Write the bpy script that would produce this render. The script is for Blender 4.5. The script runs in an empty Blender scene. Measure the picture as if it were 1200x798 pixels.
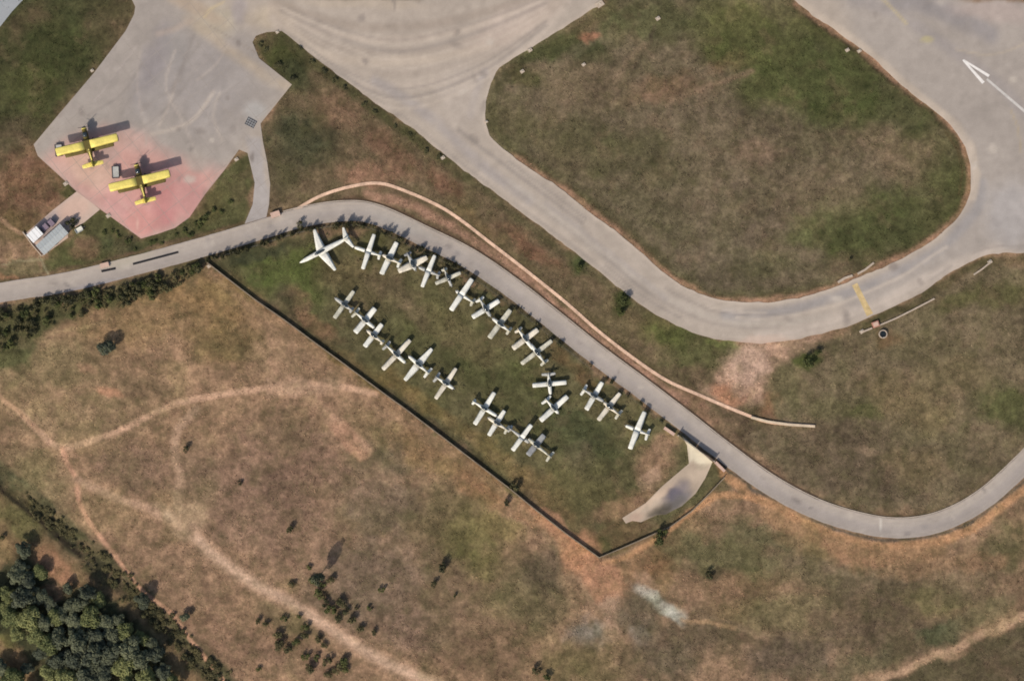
import bpy, math, random
import numpy as np
from mathutils import Vector, Matrix
from mathutils.geometry import delaunay_2d_cdt

C = bpy.context.scene.collection
S = 0.25                       # metres per photo pixel
def W(px, py, z=0.0): return Vector(((px - 600) * S, (399 - py) * S, z))

# ------------------------------------------------------------------ camera, sky, sun, exposure
cam_d = bpy.data.cameras.new('camera')
cam = bpy.data.objects.new('camera', cam_d); C.objects.link(cam)
H = 620.0
cam.location = (0, 0, H)
cam_d.sensor_fit = 'HORIZONTAL'; cam_d.sensor_width = 36.0
cam_d.lens = 36.0 * H / 300.0
cam_d.clip_start = 1.0; cam_d.clip_end = 9000
bpy.context.scene.camera = cam

SUN_EL, SHX, SHY = 38.0, 0.56, 0.83          # shadows fall towards (+x, +y)
wd = bpy.data.worlds.new('World'); bpy.context.scene.world = wd; wd.use_nodes = True
nt = wd.node_tree; bg = nt.nodes['Background']; bg.inputs[1].default_value = 0.115
sky = nt.nodes.new('ShaderNodeTexSky'); sky.sky_type = 'NISHITA'; sky.sun_disc = False
sky.sun_elevation = math.radians(SUN_EL)
sky.sun_rotation = math.atan2(-SHX, -SHY)
sky.dust_density = 2.5
nt.links.new(sky.outputs[0], bg.inputs[0])
sd = bpy.data.lights.new('sun', 'SUN'); sd.energy = 3.5; sd.angle = math.radians(0.6); sd.color = (1.0, 0.93, 0.84)
sun = bpy.data.objects.new('sun', sd); C.objects.link(sun)
k = math.cos(math.radians(SUN_EL)); n_ = math.hypot(SHX, SHY)
sun.rotation_euler = Vector((SHX / n_ * k, SHY / n_ * k, -math.sin(math.radians(SUN_EL)))).to_track_quat('-Z', 'Y').to_euler()
vs = bpy.context.scene.view_settings
vs.view_transform = 'Standard'; vs.look = 'None'; vs.gamma = 1.0; vs.use_curve_mapping = False
vs.exposure = 0.16
bpy.context.scene.cycles.pixel_filter_type = 'BLACKMAN_HARRIS'
bpy.context.scene.cycles.filter_width = 1.8

rng = np.random.default_rng(7); random.seed(7)

# ------------------------------------------------------------------ numbers: colour, noise, painting of surface colours and a little shade
def lin(c):
    c = np.array(c, float) / 255.0
    return np.where(c <= 0.04045, c / 12.92, ((c + 0.055) / 1.055) ** 2.4)
_tab = {}
def vnoise(x, y, seed=0):
    if seed not in _tab: _tab[seed] = np.random.default_rng(seed + 100).random((256, 256))
    t = _tab[seed]
    xi = np.floor(x).astype(int); yi = np.floor(y).astype(int); fx = x - xi; fy = y - yi
    fx = fx * fx * (3 - 2 * fx); fy = fy * fy * (3 - 2 * fy)
    a = t[yi % 256, xi % 256]; b = t[yi % 256, (xi + 1) % 256]; c = t[(yi + 1) % 256, xi % 256]; d = t[(yi + 1) % 256, (xi + 1) % 256]
    return (a * (1 - fx) + b * fx) * (1 - fy) + (c * (1 - fx) + d * fx) * fy
def fbm(x, y, sc, seed=0, oct=4):
    s = 0; a = 1; tot = 0
    for i in range(oct):
        s = s + a * vnoise(x / sc + 17.3 * i, y / sc + 9.1 * i, seed + i); tot += a; a *= 0.55; sc /= 2.03
    return s / tot
def seg_dist(x, y, pts):
    d = np.full(x.shape, 1e9)
    for (x0, y0), (x1, y1) in zip(pts[:-1], pts[1:]):
        dx, dy = x1 - x0, y1 - y0; L = dx * dx + dy * dy + 1e-9
        t = np.clip(((x - x0) * dx + (y - y0) * dy) / L, 0, 1)
        d = np.minimum(d, np.hypot(x - x0 - t * dx, y - y0 - t * dy))
    return d
def inside(x, y, pts):
    r = np.zeros(x.shape, bool); n = len(pts)
    for i in range(n):
        x0, y0 = pts[i]; x1, y1 = pts[(i + 1) % n]
        if y0 == y1: continue
        c = ((y0 > y) != (y1 > y)) & (x < (x1 - x0) * (y - y0) / (y1 - y0) + x0)
        r ^= c
    return r
def sstep(v): v = np.clip(v, 0, 1); return v * v * (3 - 2 * v)
def paint(x, y, base, ops, warp=7.0, seed=0):
    """surface colour (linear) at photo-plan coordinates x, y; ops are soil, grass, wear, stain and painted shade patches"""
    col = np.tile(lin(base), (x.size, 1)) if isinstance(base, tuple) else base.copy()
    wx = x + (fbm(x, y, 26, seed + 3) - .5) * 2 * warp * 1.6 + (fbm(x, y, 7, seed + 5, 2) - .5) * warp * .8
    wy = y + (fbm(x, y, 26, seed + 11) - .5) * 2 * warp * 1.6 + (fbm(x, y, 7, seed + 13, 2) - .5) * warp * .8
    mott = fbm(x, y, 18, seed + 20)
    def olive(c): return (c[0], c[0] + (c[1] - c[0]) * .42, c[2]) if c[1] > c[0] else c
    for i, op in enumerate(ops):
        op = tuple(olive(q) if isinstance(q, tuple) and len(q) == 3 and not isinstance(q[0], tuple) else q for q in op)
        k = op[0]
        if k == 'poly':
            _, pts, c, soft, st = op
            d = seg_dist(wx, wy, pts + [pts[0]]); ins = inside(wx, wy, pts)
            m = sstep(0.5 + np.where(ins, d, -d) / (2 * soft))
        elif k == 'blob':
            _, cx, cy, rx, ry, rot, c, st = op
            a = math.radians(rot); u = (wx - cx) * math.cos(a) + (wy - cy) * math.sin(a); v = -(wx - cx) * math.sin(a) + (wy - cy) * math.cos(a)
            m = np.clip(1.35 - np.sqrt((u / rx) ** 2 + (v / ry) ** 2), 0, 1) / 0.9
            m = sstep(m * (0.45 + 1.1 * fbm(x, y, 15, seed + 30 + i % 9)))
        elif k == 'line':
            _, pts, w, c, soft, st = op
            m = sstep((w / 2 + soft / 2 - seg_dist(wx * .35 + x * .65, wy * .35 + y * .65, pts)) / soft)
            m = m * np.clip(0.35 + 1.2 * fbm(x, y, 16, seed + 40 + i % 9), 0, 1)
        elif k == 'crisp':
            _, pts, w, c, soft, st = op
            m = sstep((w / 2 + soft / 2 - seg_dist(x, y, pts)) / soft) * np.clip(0.62 + 0.75 * fbm(x, y, 14, seed + 40), 0, 1)
        m = (m * st)[:, None]
        col = col * (1 - m) + lin(c) * m
    return col
def catmull(pts, step=3.0):
    out = []; P = [pts[0]] + list(pts) + [pts[-1]]
    for i in range(1, len(P) - 2):
        p0, p1, p2, p3 = [np.array(q, float) for q in P[i - 1:i + 3]]
        n = max(1, int(np.linalg.norm(p2 - p1) / step))
        for j in range(n):
            t = j / n
            out.append(tuple(.5 * ((2 * p1) + (-p0 + p2) * t + (2 * p0 - 5 * p1 + 4 * p2 - p3) * t * t + (-p0 + 3 * p1 - 3 * p2 + p3) * t ** 3)))
    out.append(tuple(float(q) for q in pts[-1])); return out
def offset(pts, d):
    out = []; P = np.array(pts, float)
    for i in range(len(P)):
        a = P[max(0, i - 1)]; b = P[min(len(P) - 1, i + 1)]; t = (b - a) / (np.linalg.norm(b - a) + 1e-9)
        out.append((P[i][0] - t[1] * d, P[i][1] + t[0] * d))
    return out

# ------------------------------------------------------------------ materials
def mat_base(name, rough=0.9, spec=0.2):
    m = bpy.data.materials.new(name); m.use_nodes = True; b = m.node_tree.nodes['Principled BSDF']
    b.inputs['Roughness'].default_value = rough; b.inputs['Specular IOR Level'].default_value = spec
    return m, m.node_tree, b
def noise_node(t, scale, detail=5, rough=.6, co=None):
    n = t.nodes.new('ShaderNodeTexNoise'); n.inputs['Scale'].default_value = scale; n.inputs['Detail'].default_value = detail; n.inputs['Roughness'].default_value = rough
    if co is not None: t.links.new(co, n.inputs['Vector'])
    return n
def maprange(t, src, a, b, lo, hi):
    n = t.nodes.new('ShaderNodeMapRange'); t.links.new(src, n.inputs[0])
    for i, v in enumerate((a, b, lo, hi)): n.inputs[i + 1].default_value = v
    return n.outputs[0]
def mulcol(t, col, fac):
    n = t.nodes.new('ShaderNodeVectorMath'); n.operation = 'SCALE'; t.links.new(col, n.inputs[0]); t.links.new(fac, n.inputs['Scale']); return n.outputs[0]
def surf_mat(name, attr=None, color=(1, 1, 1), scales=((0.25, .25), (1.1, .3), (4, .25)), bump=0.3, rough=.95, tint=None, tscale=.12, tfac=.5, bdist=.3, spec=.15, coord='Object'):
    m, t, b = mat_base(name, rough, spec)
    tc = t.nodes.new('ShaderNodeTexCoord').outputs[coord]
    if attr:
        a = t.nodes.new('ShaderNodeAttribute'); a.attribute_name = attr; col = a.outputs['Color']
    else:
        a = t.nodes.new('ShaderNodeRGB'); a.outputs[0].default_value = (*color, 1); col = a.outputs[0]
    if tint is not None:
        n = noise_node(t, tscale, 6, .65, tc); f = maprange(t, n.outputs[0], .42, .68, 0, tfac)
        mx = t.nodes.new('ShaderNodeMix'); mx.data_type = 'RGBA'; t.links.new(f, mx.inputs[0]); t.links.new(col, mx.inputs[6]); mx.inputs[7].default_value = (*tint, 1); col = mx.outputs[2]
    last = None
    for sc, amp in scales:
        n = noise_node(t, sc, 5, .62, tc); last = n
        col = mulcol(t, col, maprange(t, n.outputs[0], .28, .72, 1 - amp, 1 + amp))
    t.links.new(col, b.inputs['Base Color'])
    if bump:
        bp = t.nodes.new('ShaderNodeBump'); bp.inputs['Strength'].default_value = bump; bp.inputs['Distance'].default_value = bdist
        t.links.new(last.outputs[0], bp.inputs['Height']); t.links.new(bp.outputs[0], b.inputs['Normal'])
    return m
def simple(name, srgb, rough=.5, amp=.08, sc=1.5, metal=0, spec=.3, bump=0):
    m = surf_mat(name, None, tuple(lin(srgb)), ((sc, amp), (sc * 5, amp * .6)), bump, rough, spec=spec)
    m.node_tree.nodes['Principled BSDF'].inputs['Metallic'].default_value = metal
    return m
M = {}
M['ground'] = surf_mat('ground_soil', 'surface', scales=((.07, .12), (.30, .22), (.8, .25), (1.7, .22), (4.0, .14)), bump=.5, bdist=.25, tint=tuple(lin((74, 70, 44))), tscale=.22, tfac=.55)
M['pave'] = surf_mat('pavement_surface', 'surface', scales=((.05, .05), (.4, .05), (3, .07)), bump=.1, bdist=.02, rough=.85)
M['concrete'] = simple('weathered_concrete', (172, 156, 138), .9, .15, .8)
M['concrete_pink'] = simple('pink_concrete', (190, 160, 142), .9, .15, .8)
M['kerb'] = simple('kerb_concrete', (172, 158, 142), .9, .18, .3)
M['wall'] = simple('wall_concrete', (124, 110, 92), .95, .25, .4)
M['white'] = simple('white_paint', (216, 213, 200), .45, .20, .55)
M['cream'] = simple('cream_paint', (208, 198, 178), .5, .22, .6)
M['chalk'] = simple('chalky_grey_paint', (172, 170, 162), .6, .22, .9)
M['dirty'] = simple('dirty_white_paint', (186, 181, 162), .65, .3, .7)
M['greyp'] = simple('faded_grey_paint', (140, 140, 138), .6, .2, .9)
M['roadwhite'] = simple('worn_white_marking', (218, 212, 204), .8, .12, .8)
M['roadwhite2'] = simple('faded_white_marking', (186, 180, 172), .8, .15, .8)
M['roadyellow'] = simple('worn_yellow_marking', (186, 162, 116), .85, .25, .5)
M['yellow'] = simple('yellow_paint', (216, 198, 104), .55, .18, .6)
M['olive'] = simple('olive_brown_paint', (92, 80, 34), .6, .25, .8)
M['dark'] = simple('dark_paint', (58, 54, 56), .6, .15, 1)
M['tyre'] = simple('rubber', (32, 32, 34), .85, .1, 3)
M['metal'] = simple('dull_steel', (120, 118, 116), .5, .1, 2, .3)
M['post'] = simple('galvanised_post', (110, 106, 98), .6, .1, 2)
M['roofwhite'] = simple('white_roof_sheet', (226, 224, 220), .6, .06, .5)
M['roofgrey'] = simple('grey_roof_sheet', (164, 168, 166), .55, .08, .6)
M['render'] = simple('plaster_wall', (176, 160, 144), .9, .1, .6)
M['door'] = simple('door_paint', (84, 76, 72), .6, .1, 1)
M['trunk'] = simple('bark', (78, 64, 50), .95, .3, 3)
M['mauve'] = simple('mauve_grey_plastic', (128, 112, 122), .6, .15, 1)
M['brick'] = simple('red_brick', (168, 120, 104), .95, .2, 2)
gm, gt, gb = mat_base('dark_glass', .12, .5); gb.inputs['Base Color'].default_value = (.035, .045, .05, 1); M['glass'] = gm
wm, wt, wb = mat_base('dark_water', .08, .5); wb.inputs['Base Color'].default_value = (.015, .02, .022, 1); M['water'] = wm
def leaf_mat(name, c1, c2):
    m, t, b = mat_base(name, .8, .15)
    tc = t.nodes.new('ShaderNodeTexCoord').outputs['Object']
    n = noise_node(t, .55, 4, .6, tc); oi = t.nodes.new('ShaderNodeObjectInfo')
    add = t.nodes.new('ShaderNodeMath'); add.operation = 'MULTIPLY_ADD'; t.links.new(oi.outputs['Random'], add.inputs[0]); add.inputs[1].default_value = .3; t.links.new(n.outputs[0], add.inputs[2])
    f = maprange(t, add.outputs[0], .42, .88, 0, 1)
    mx = t.nodes.new('ShaderNodeMix'); mx.data_type = 'RGBA'; t.links.new(f, mx.inputs[0]); mx.inputs[6].default_value = (*lin(c1), 1); mx.inputs[7].default_value = (*lin(c2), 1)
    t.links.new(mx.outputs[2], b.inputs['Base Color'])
    return m
M['leaf'] = leaf_mat('tree_leaves', (64, 69, 58), (112, 114, 86))
M['leafdark'] = leaf_mat('dark_shrub_leaves', (52, 53, 38), (92, 88, 58))
M['leafgreen'] = leaf_mat('green_shrub_leaves', (62, 68, 40), (92, 94, 54))
M['leafscrub'] = leaf_mat('scrub_leaves', (70, 67, 46), (104, 96, 64))
M['weed'] = leaf_mat('dry_weeds', (80, 74, 46), (112, 98, 66))

# ------------------------------------------------------------------ object helpers
def tag(o, label=None, cat=None, group=None, kind=None):
    for k_, v in (('label', label), ('category', cat), ('group', group), ('kind', kind)):
        if v: o[k_] = v
    return o
def empty(name, loc, rz=0.0):
    o = bpy.data.objects.new(name, None); C.objects.link(o); o.location = loc; o.rotation_euler = (0, 0, rz); o.empty_display_size = .5
    return o
class MB:
    def __init__(s): s.v = []; s.f = []
    def add(s, vs_, fs):
        n = len(s.v); s.v += [tuple(p) for p in vs_]; s.f += [tuple(i + n for i in f) for f in fs]; return s
    def box(s, c, size, rz=0.0, M4=None):
        hx, hy, hz = [q / 2 for q in size]; R = M4 if M4 is not None else Matrix.Rotation(rz, 3, 'Z'); c = Vector(c)
        vs_ = [c + R @ Vector((a * hx, b * hy, d * hz)) for a, b, d in ((-1, -1, -1), (1, -1, -1), (1, 1, -1), (-1, 1, -1), (-1, -1, 1), (1, -1, 1), (1, 1, 1), (-1, 1, 1))]
        return s.add(vs_, [(0, 3, 2, 1), (4, 5, 6, 7), (0, 1, 5, 4), (1, 2, 6, 5), (2, 3, 7, 6), (3, 0, 4, 7)])
    def tube(s, p0, p1, r0, r1=None, n=8, caps=True):
        r1 = r0 if r1 is None else r1; p0 = Vector(p0); p1 = Vector(p1); d = (p1 - p0).normalized()
        a = d.orthogonal().normalized(); b = d.cross(a); vs_ = []
        for p, r in ((p0, r0), (p1, r1)):
            vs_ += [p + (a * math.cos(2 * math.pi * i / n) + b * math.sin(2 * math.pi * i / n)) * r for i in range(n)]
        fs = [(i, (i + 1) % n, n + (i + 1) % n, n + i) for i in range(n)]
        if caps: fs += [tuple(range(n))[::-1], tuple(range(n, 2 * n))]
        return s.add(vs_, fs)
    def loft(s, rings, caps=True):
        n = len(rings[0]); vs_ = [p for r in rings for p in r]; fs = []
        for j in range(len(rings) - 1):
            for i in range(n): fs.append((j * n + i, j * n + (i + 1) % n, (j + 1) * n + (i + 1) % n, (j + 1) * n + i))
        if caps: fs += [tuple(range(n))[::-1], tuple(range((len(rings) - 1) * n, len(rings) * n))]
        return s.add(vs_, fs)
    def build(s, name, mat, parent=None, smooth=False, loc=None):
        me = bpy.data.meshes.new(name); me.from_pydata(s.v, [], s.f); me.materials.append(mat); me.update()
        if smooth: me.polygons.foreach_set('use_smooth', [True] * len(me.polygons))
        o = bpy.data.objects.new(name, me); C.objects.link(o)
        if parent: o.parent = parent
        if loc is not None: o.location = loc
        return o
def set_color(me, col):
    a = me.color_attributes.new('surface', 'FLOAT_COLOR', 'POINT')
    a.data.foreach_set('color', np.concatenate([col, np.ones((len(col), 1))], 1).astype(np.float32).ravel())

# ------------------------------------------------------------------ plan of the place (photo-plan units)
road_c = catmull([(-420, 430), (-150, 372), (0, 343), (60, 334), (120, 321), (200, 300), (250, 286), (300, 271), (350, 256), (400, 248), (440, 252), (500, 279), (550, 304), (600, 338), (650, 377), (700, 417), (750, 454), (800, 492), (850, 531), (900, 567), (950, 594), (1000, 611), (1050, 619), (1100, 612), (1150, 587), (1200, 543), (1270, 470), (1420, 330)])
ROADW = 23.0
infield = catmull([(760, -420), (740, -80), (705, 0), (695, 10), (660, 33), (620, 58), (602, 68), (585, 80), (575, 98), (570, 120), (569, 140), (574, 158), (590, 175), (618, 196), (657, 221), (682, 242), (720, 270), (750, 295), (775, 317), (800, 335), (825, 346), (850, 352), (900, 354), (930, 350), (967, 341), (1000, 328), (1050, 306), (1085, 287), (1112, 266), (1129, 245), (1137, 222), (1138, 200), (1131, 172), (1114, 147), (1090, 126), (1062, 105), (1015, 62), (970, 30), (940, 8), (870, -50), (500, -420)][:-1], 6)
lower_edge = catmull([(1700, 280), (1260, 297), (1200, 297), (1175, 296), (1145, 303), (1112, 321), (1075, 346), (1030, 367), (992, 383), (957, 392), (925, 399), (885, 402), (837, 397), (810, 389), (775, 372), (740, 350), (707, 322), (667, 291), (600, 241), (545, 200), (517, 178), (480, 148), (440, 121), (400, 91), (362, 62), (330, 36)], 6)
apron_edge = [(312, 38), (300, 42), (296, 50), (303, 68), (342, 100), (306, 145), (308, 165), (314, 190), (316, 215), (315, 240), (312, 254), (286, 262), (296, 240), (298, 215), (290, 180), (280, 176), (262, 199), (240, 228), (222, 255), (205, 267), (185, 275), (165, 280), (120, 247), (90, 225), (45, 183), (40, 170), (67, 137), (110, 85), (147, 37), (157, 18), (158, 8), (155, 0), (120, -60), (-100, -420)]
taxi_poly = infield + [(830, -420), (1700, -420)] + lower_edge + apron_edge
wall_pts = [(243, 308), (300, 352), (332, 374), (367, 400), (400, 424), (450, 461), (475, 479), (512, 507), (550, 536), (597, 572), (625, 595), (662, 624), (702, 653), (740, 637), (785, 617), (810, 599), (830, 579), (849, 559)]
trail_a = catmull([(-60, 400), (0, 465), (22, 482), (45, 505), (72, 524), (120, 512), (150, 500), (200, 475), (250, 464), (300, 456), (345, 451), (400, 453), (440, 462)], 6)
trail_b = catmull([(72, 524), (80, 545), (90, 562), (92, 585), (105, 612), (130, 645), (165, 690), (200, 718), (225, 752), (262, 798), (300, 850)], 6)
trail_c = catmull([(90, 562), (140, 585), (190, 600), (225, 625), (250, 650), (300, 685), (345, 708), (400, 745), (450, 775), (505, 800), (560, 830)], 6)
trail_d = catmull([(230, 480), (208, 505), (205, 535), (212, 560), (208, 590), (225, 625)], 6)
hedge_line = catmull([(-60, 505), (0, 562), (45, 597), (85, 632), (125, 667), (165, 705), (200, 742), (235, 777), (270, 815), (320, 860)], 6)
north_path = catmull([(345, 247), (375, 230), (410, 219), (445, 215), (480, 226), (515, 242), (540, 258), (575, 285), (610, 312), (660, 352), (700, 387), (740, 418), (780, 445), (820, 463), (860, 480), (895, 493), (925, 497), (955, 499)], 6)

G = []   # ground patches: soil, grass, stains, painted shadow along the wall
FLD, INF, RGT = (137, 110, 86), (104, 91, 71), (108, 94, 72)
G.append(('poly', [(-900, -900), (150, -900), (165, 0), (40, 175), (0, 200), (-900, 260)], (66, 66, 42), 14, 1))
G.append(('blob', 60, 60, 60, 50, 0, (58, 66, 34), .9)); G.append(('blob', 40, 110, 40, 40, 0, (70, 74, 40), .8)); G.append(('blob', 130, 20, 25, 40, 30, (78, 68, 48), .7))
G.append(('blob', 30, 20, 30, 14, -40, (84, 72, 52), .7)); G.append(('blob', 10, 165, 50, 28, 0, (84, 72, 54), .8)); G.append(('blob', 60, 175, 18, 26, 30, (112, 80, 62), .7))
G.append(('blob', 35, 215, 48, 40, -20, (116, 86, 66), .95)); G.append(('blob', 20, 262, 26, 22, -20, (100, 84, 54), .8)); G.append(('blob', 88, 222, 22, 12, 30, (70, 70, 40), .9))
G.append(('poly', [(96, 262), (120, 247), (165, 282), (225, 256), (262, 200), (290, 180), (299, 215), (290, 262), (200, 290), (110, 314), (85, 318), (50, 318), (60, 290)], (78, 78, 48), 5, .95))
G.append(('blob', 98, 290, 18, 16, 0, (122, 96, 74), .9)); G.append(('blob', 245, 240, 26, 16, -40, (100, 90, 58), .7)); G.append(('blob', 150, 292, 40, 12, 10, (62, 68, 42), .8))
G.append(('poly', [(-60, 310), (48, 305), (60, 330), (-60, 345)], (118, 104, 76), 3, .9)); G.append(('blob', 5, 322, 12, 5, 0, (160, 118, 90), .7))
# grass tongue between apron and taxiway
G.append(('poly', [(296, 50), (330, 34), (545, 200), (600, 240), (840, 400), (1000, 440), (900, 540), (420, 236), (340, 245), (310, 250), (306, 145), (342, 100)], (104, 88, 66), 8, 1))
G.append(('blob', 330, 68, 38, 26, 40, (66, 66, 38), 1)); G.append(('blob', 345, 92, 22, 20, 40, (62, 66, 42), .8)); G.append(('blob', 355, 165, 42, 34, 0, (66, 66, 46), .95)); G.append(('blob', 330, 195, 30, 30, 0, (76, 70, 50), .7)); G.append(('blob', 395, 150, 18, 8, 0, (60, 58, 36), .6))
G.append(('blob', 395, 130, 30, 20, 40, (124, 96, 76), .7)); G.append(('blob', 460, 180, 40, 18, 38, (122, 92, 72), .8)); G.append(('blob', 430, 205, 40, 14, 0, (150, 112, 90), .7)); G.append(('blob', 520, 215, 30, 14, 40, (108, 78, 60), .8))
G.append(('line', [(330, 40), (400, 98), (440, 130), (480, 155), (515, 183), (545, 206)], 14, (72, 70, 44), 8, .85)); G.append(('line', [(545, 206), (600, 248), (660, 293), (707, 330), (775, 380), (840, 404)], 10, (88, 82, 56), 8, .7))
G.append(('blob', 620, 290, 50, 14, 38, (122, 88, 68), .8)); G.append(('blob', 560, 262, 40, 10, 38, (112, 92, 64), .8)); G.append(('blob', 678, 312, 12, 12, 0, (66, 80, 42), .9)); G.append(('blob', 730, 355, 12, 18, 10, (62, 72, 36), 1)); G.append(('blob', 770, 385, 30, 18, 30, (100, 88, 58), .8)); G.append(('blob', 790, 395, 40, 14, 18, (84, 92, 48), .8)); G.append(('blob', 825, 418, 50, 14, 0, (86, 88, 52), .8)); G.append(('blob', 850, 405, 22, 5, 3, (112, 118, 66), .8))
G.append(('line', [(545, 263), (610, 312), (660, 352), (740, 418), (780, 448)], 18, (92, 80, 54), 8, .6))
G.append(('line', [(430, 228), (480, 240), (540, 272), (600, 315), (660, 365), (740, 430), (800, 470)], 9, (158, 122, 100), 8, .8))
G.append(('line', offset(road_c, -14.5), 3.2, (98, 78, 60), 2.5, .95))
G.append(('line', [(470, 232), (520, 255), (600, 312)], 8, (84, 72, 50), 6, .8))
# pale dirt fan by the bend
G.append(('poly', [(880, 402), (958, 394), (950, 408), (930, 420), (905, 440), (890, 470), (850, 478), (818, 458), (840, 440)], (176, 142, 118), 9, .95))
G.append(('blob', 880, 425, 26, 20, 0, (188, 156, 134), .7)); G.append(('blob', 850, 462, 22, 14, 30, (178, 128, 98), .6)); G.append(('blob', 905, 475, 20, 14, 0, (150, 110, 84), .8)); G.append(('blob', 870, 500, 40, 14, 20, (116, 94, 74), .8)); G.append(('blob', 815, 480, 30, 12, 38, (134, 104, 82), .9)); G.append(('blob', 900, 505, 60, 12, 20, (96, 80, 62), .7))
# right field
G.append(('poly', [(920, 425), (957, 398), (1030, 372), (1112, 326), (1145, 306), (1900, 300), (1900, 480), (1270, 480), (1200, 530), (1100, 600), (1000, 598), (900, 552), (870, 510), (905, 490)], RGT, 9, 1))
for a in [(947, 425, 14, 10, 0, (72, 86, 40), 1), (925, 450, 26, 26, 0, (104, 96, 66), .6), (1010, 530, 90, 40, 20, (96, 82, 64), .8), (1060, 470, 60, 30, 20, (118, 102, 72), .7), (1180, 475, 40, 26, 20, (80, 82, 48), .9), (1120, 440, 50, 24, 0, (112, 98, 70), .7), (1150, 560, 40, 30, -30, (94, 82, 62), .8), (1160, 345, 60, 16, -10, (86, 80, 52), .9), (1120, 350, 30, 12, -30, (88, 84, 52), .7), (1020, 530, 20, 5, 5, (146, 122, 98), .6), (1005, 560, 60, 30, 10, (92, 78, 62), .6), (1070, 545, 40, 24, 0, (114, 98, 70), .6), (970, 480, 40, 20, 0, (98, 92, 62), .6), (1010, 485, 18, 10, 0, (78, 84, 44), .6), (1045, 398, 20, 10, 0, (110, 84, 62), .8), (1085, 400, 40, 16, -30, (92, 80, 60), .7)]: G.append(('blob', *a))
G.append(('line', [(1000, 386), (1040, 370), (1080, 352), (1115, 326), (1150, 306), (1200, 302)], 9, (74, 68, 44), 6, .85))
# infield
G.append(('poly', infield, INF, 6, 1))
for a in [(600, 140, 30, 24, 30, (88, 80, 56), .8), (640, 55, 60, 16, -22, (70, 72, 44), 1), (690, 65, 26, 14, 0, (64, 72, 42), .9), (612, 90, 24, 14, 0, (70, 70, 40), .8), (760, 25, 70, 30, 0, (84, 84, 54), .8), (870, 30, 60, 40, 20, (94, 92, 54), .9), (850, 60, 30, 16, 0, (78, 78, 44), .8), (935, 90, 90, 46, 20, (72, 84, 44), 1), (990, 110, 60, 40, 30, (68, 84, 40), 1), (900, 105, 40, 26, 0, (84, 88, 50), .8), (1000, 60, 50, 20, 40, (76, 84, 44), .9), (950, 20, 40, 26, 30, (88, 88, 50), .8), (1080, 180, 40, 40, 40, (98, 88, 62), .8), (1110, 215, 24, 50, 0, (82, 84, 50), .9), (690, 20, 30, 14, -30, (116, 92, 70), .6), (688, 42, 16, 7, 0, (140, 98, 76), .8), (780, 105, 50, 18, -10, (122, 94, 74), .7), (860, 75, 30, 10, -5, (126, 96, 74), .6), (890, 178, 30, 20, 0, (130, 106, 86), .6), (650, 160, 40, 26, 20, (98, 90, 62), .6), (640, 215, 26, 20, 30, (96, 92, 62), .6), (697, 200, 14, 10, 20, (68, 88, 44), .8), (730, 165, 60, 16, 0, (84, 80, 54), .6), (690, 100, 60, 30, 0, (116, 98, 76), .5), (680, 185, 50, 26, 20, (102, 90, 66), .7), (1030, 250, 60, 34, -20, (76, 80, 46), 1), (980, 262, 40, 30, 0, (84, 86, 52), .9), (1010, 290, 50, 22, -15, (74, 78, 44), 1), (1090, 260, 50, 14, -40, (72, 76, 42), .9), (940, 272, 26, 20, 0, (84, 86, 52), .8), (880, 310, 40, 22, 0, (86, 82, 56), .8), (835, 300, 60, 40, 20, (98, 86, 68), .7), (880, 240, 60, 40, 0, (112, 96, 78), .6), (960, 230, 60, 26, 0, (114, 98, 76), .6), (760, 250, 60, 26, 30, (92, 84, 62), .7), (1000, 310, 30, 12, 0, (112, 92, 74), .8), (1040, 170, 60, 26, 20, (112, 94, 74), .7), (820, 130, 60, 20, 0, (104, 90, 72), .6)]: G.append(('blob', *a))
for a in [(965, 95, 80, 50, 25, (70, 76, 42), .9), (1060, 130, 40, 26, 40, (74, 78, 46), .8), (1040, 275, 60, 30, -20, (72, 76, 44), .9), (880, 50, 60, 34, 10, (84, 84, 50), .8), (720, 180, 90, 26, 20, (86, 80, 56), .7), (1100, 230, 30, 40, 10, (82, 80, 50), .8)]: G.append(('blob', *a))
G.append(('line', [p for p in offset(infield, 9)], 12, (76, 74, 46), 12, .55)); G.append(('line', [p for p in offset(infield, -9)], 12, (76, 74, 46), 12, .55))
G.append(('line', [(768, 30), (760, 50), (745, 75), (735, 95), (722, 110)], 3, (76, 64, 52), 3, .8)); G.append(('line', [(752, 55), (735, 70), (720, 95)], 6, (128, 108, 86), 5, .5)); G.append(('line', [(880, 85), (830, 100), (800, 115)], 6, (128, 106, 84), 5, .5))
i0 = min(range(len(infield)), key=lambda i: abs(infield[i][0] - 600) + abs(infield[i][1] - 183))
G.append(('line', [p for p in infield[i0:] if p[1] > 0 and p[0] > 590], 9, (150, 116, 92), 6, .8))
G.append(('line', [p for p in offset(infield[i0:], -7) if p[1] > 0 and p[0] > 590], 3, (92, 76, 54), 4, .6))
G.append(('line', [p for p in infield if p[1] > 0 and p[0] < 700 and p[1] < 185], 8, (118, 108, 78), 5, .6))
G.append(('line', [(940, 14), (970, 36), (1015, 68), (1062, 111), (1090, 133), (1110, 152)], 6, (58, 52, 36), 5, .8))
G.append(('crisp', [(1131, 172), (1138, 200), (1137, 222), (1129, 245)], 8, (140, 110, 84), 5, .8)); G.append(('crisp', [(1108, 155), (1122, 175), (1128, 200), (1124, 228)], 2.5, (82, 68, 46), 3, .6))
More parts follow.
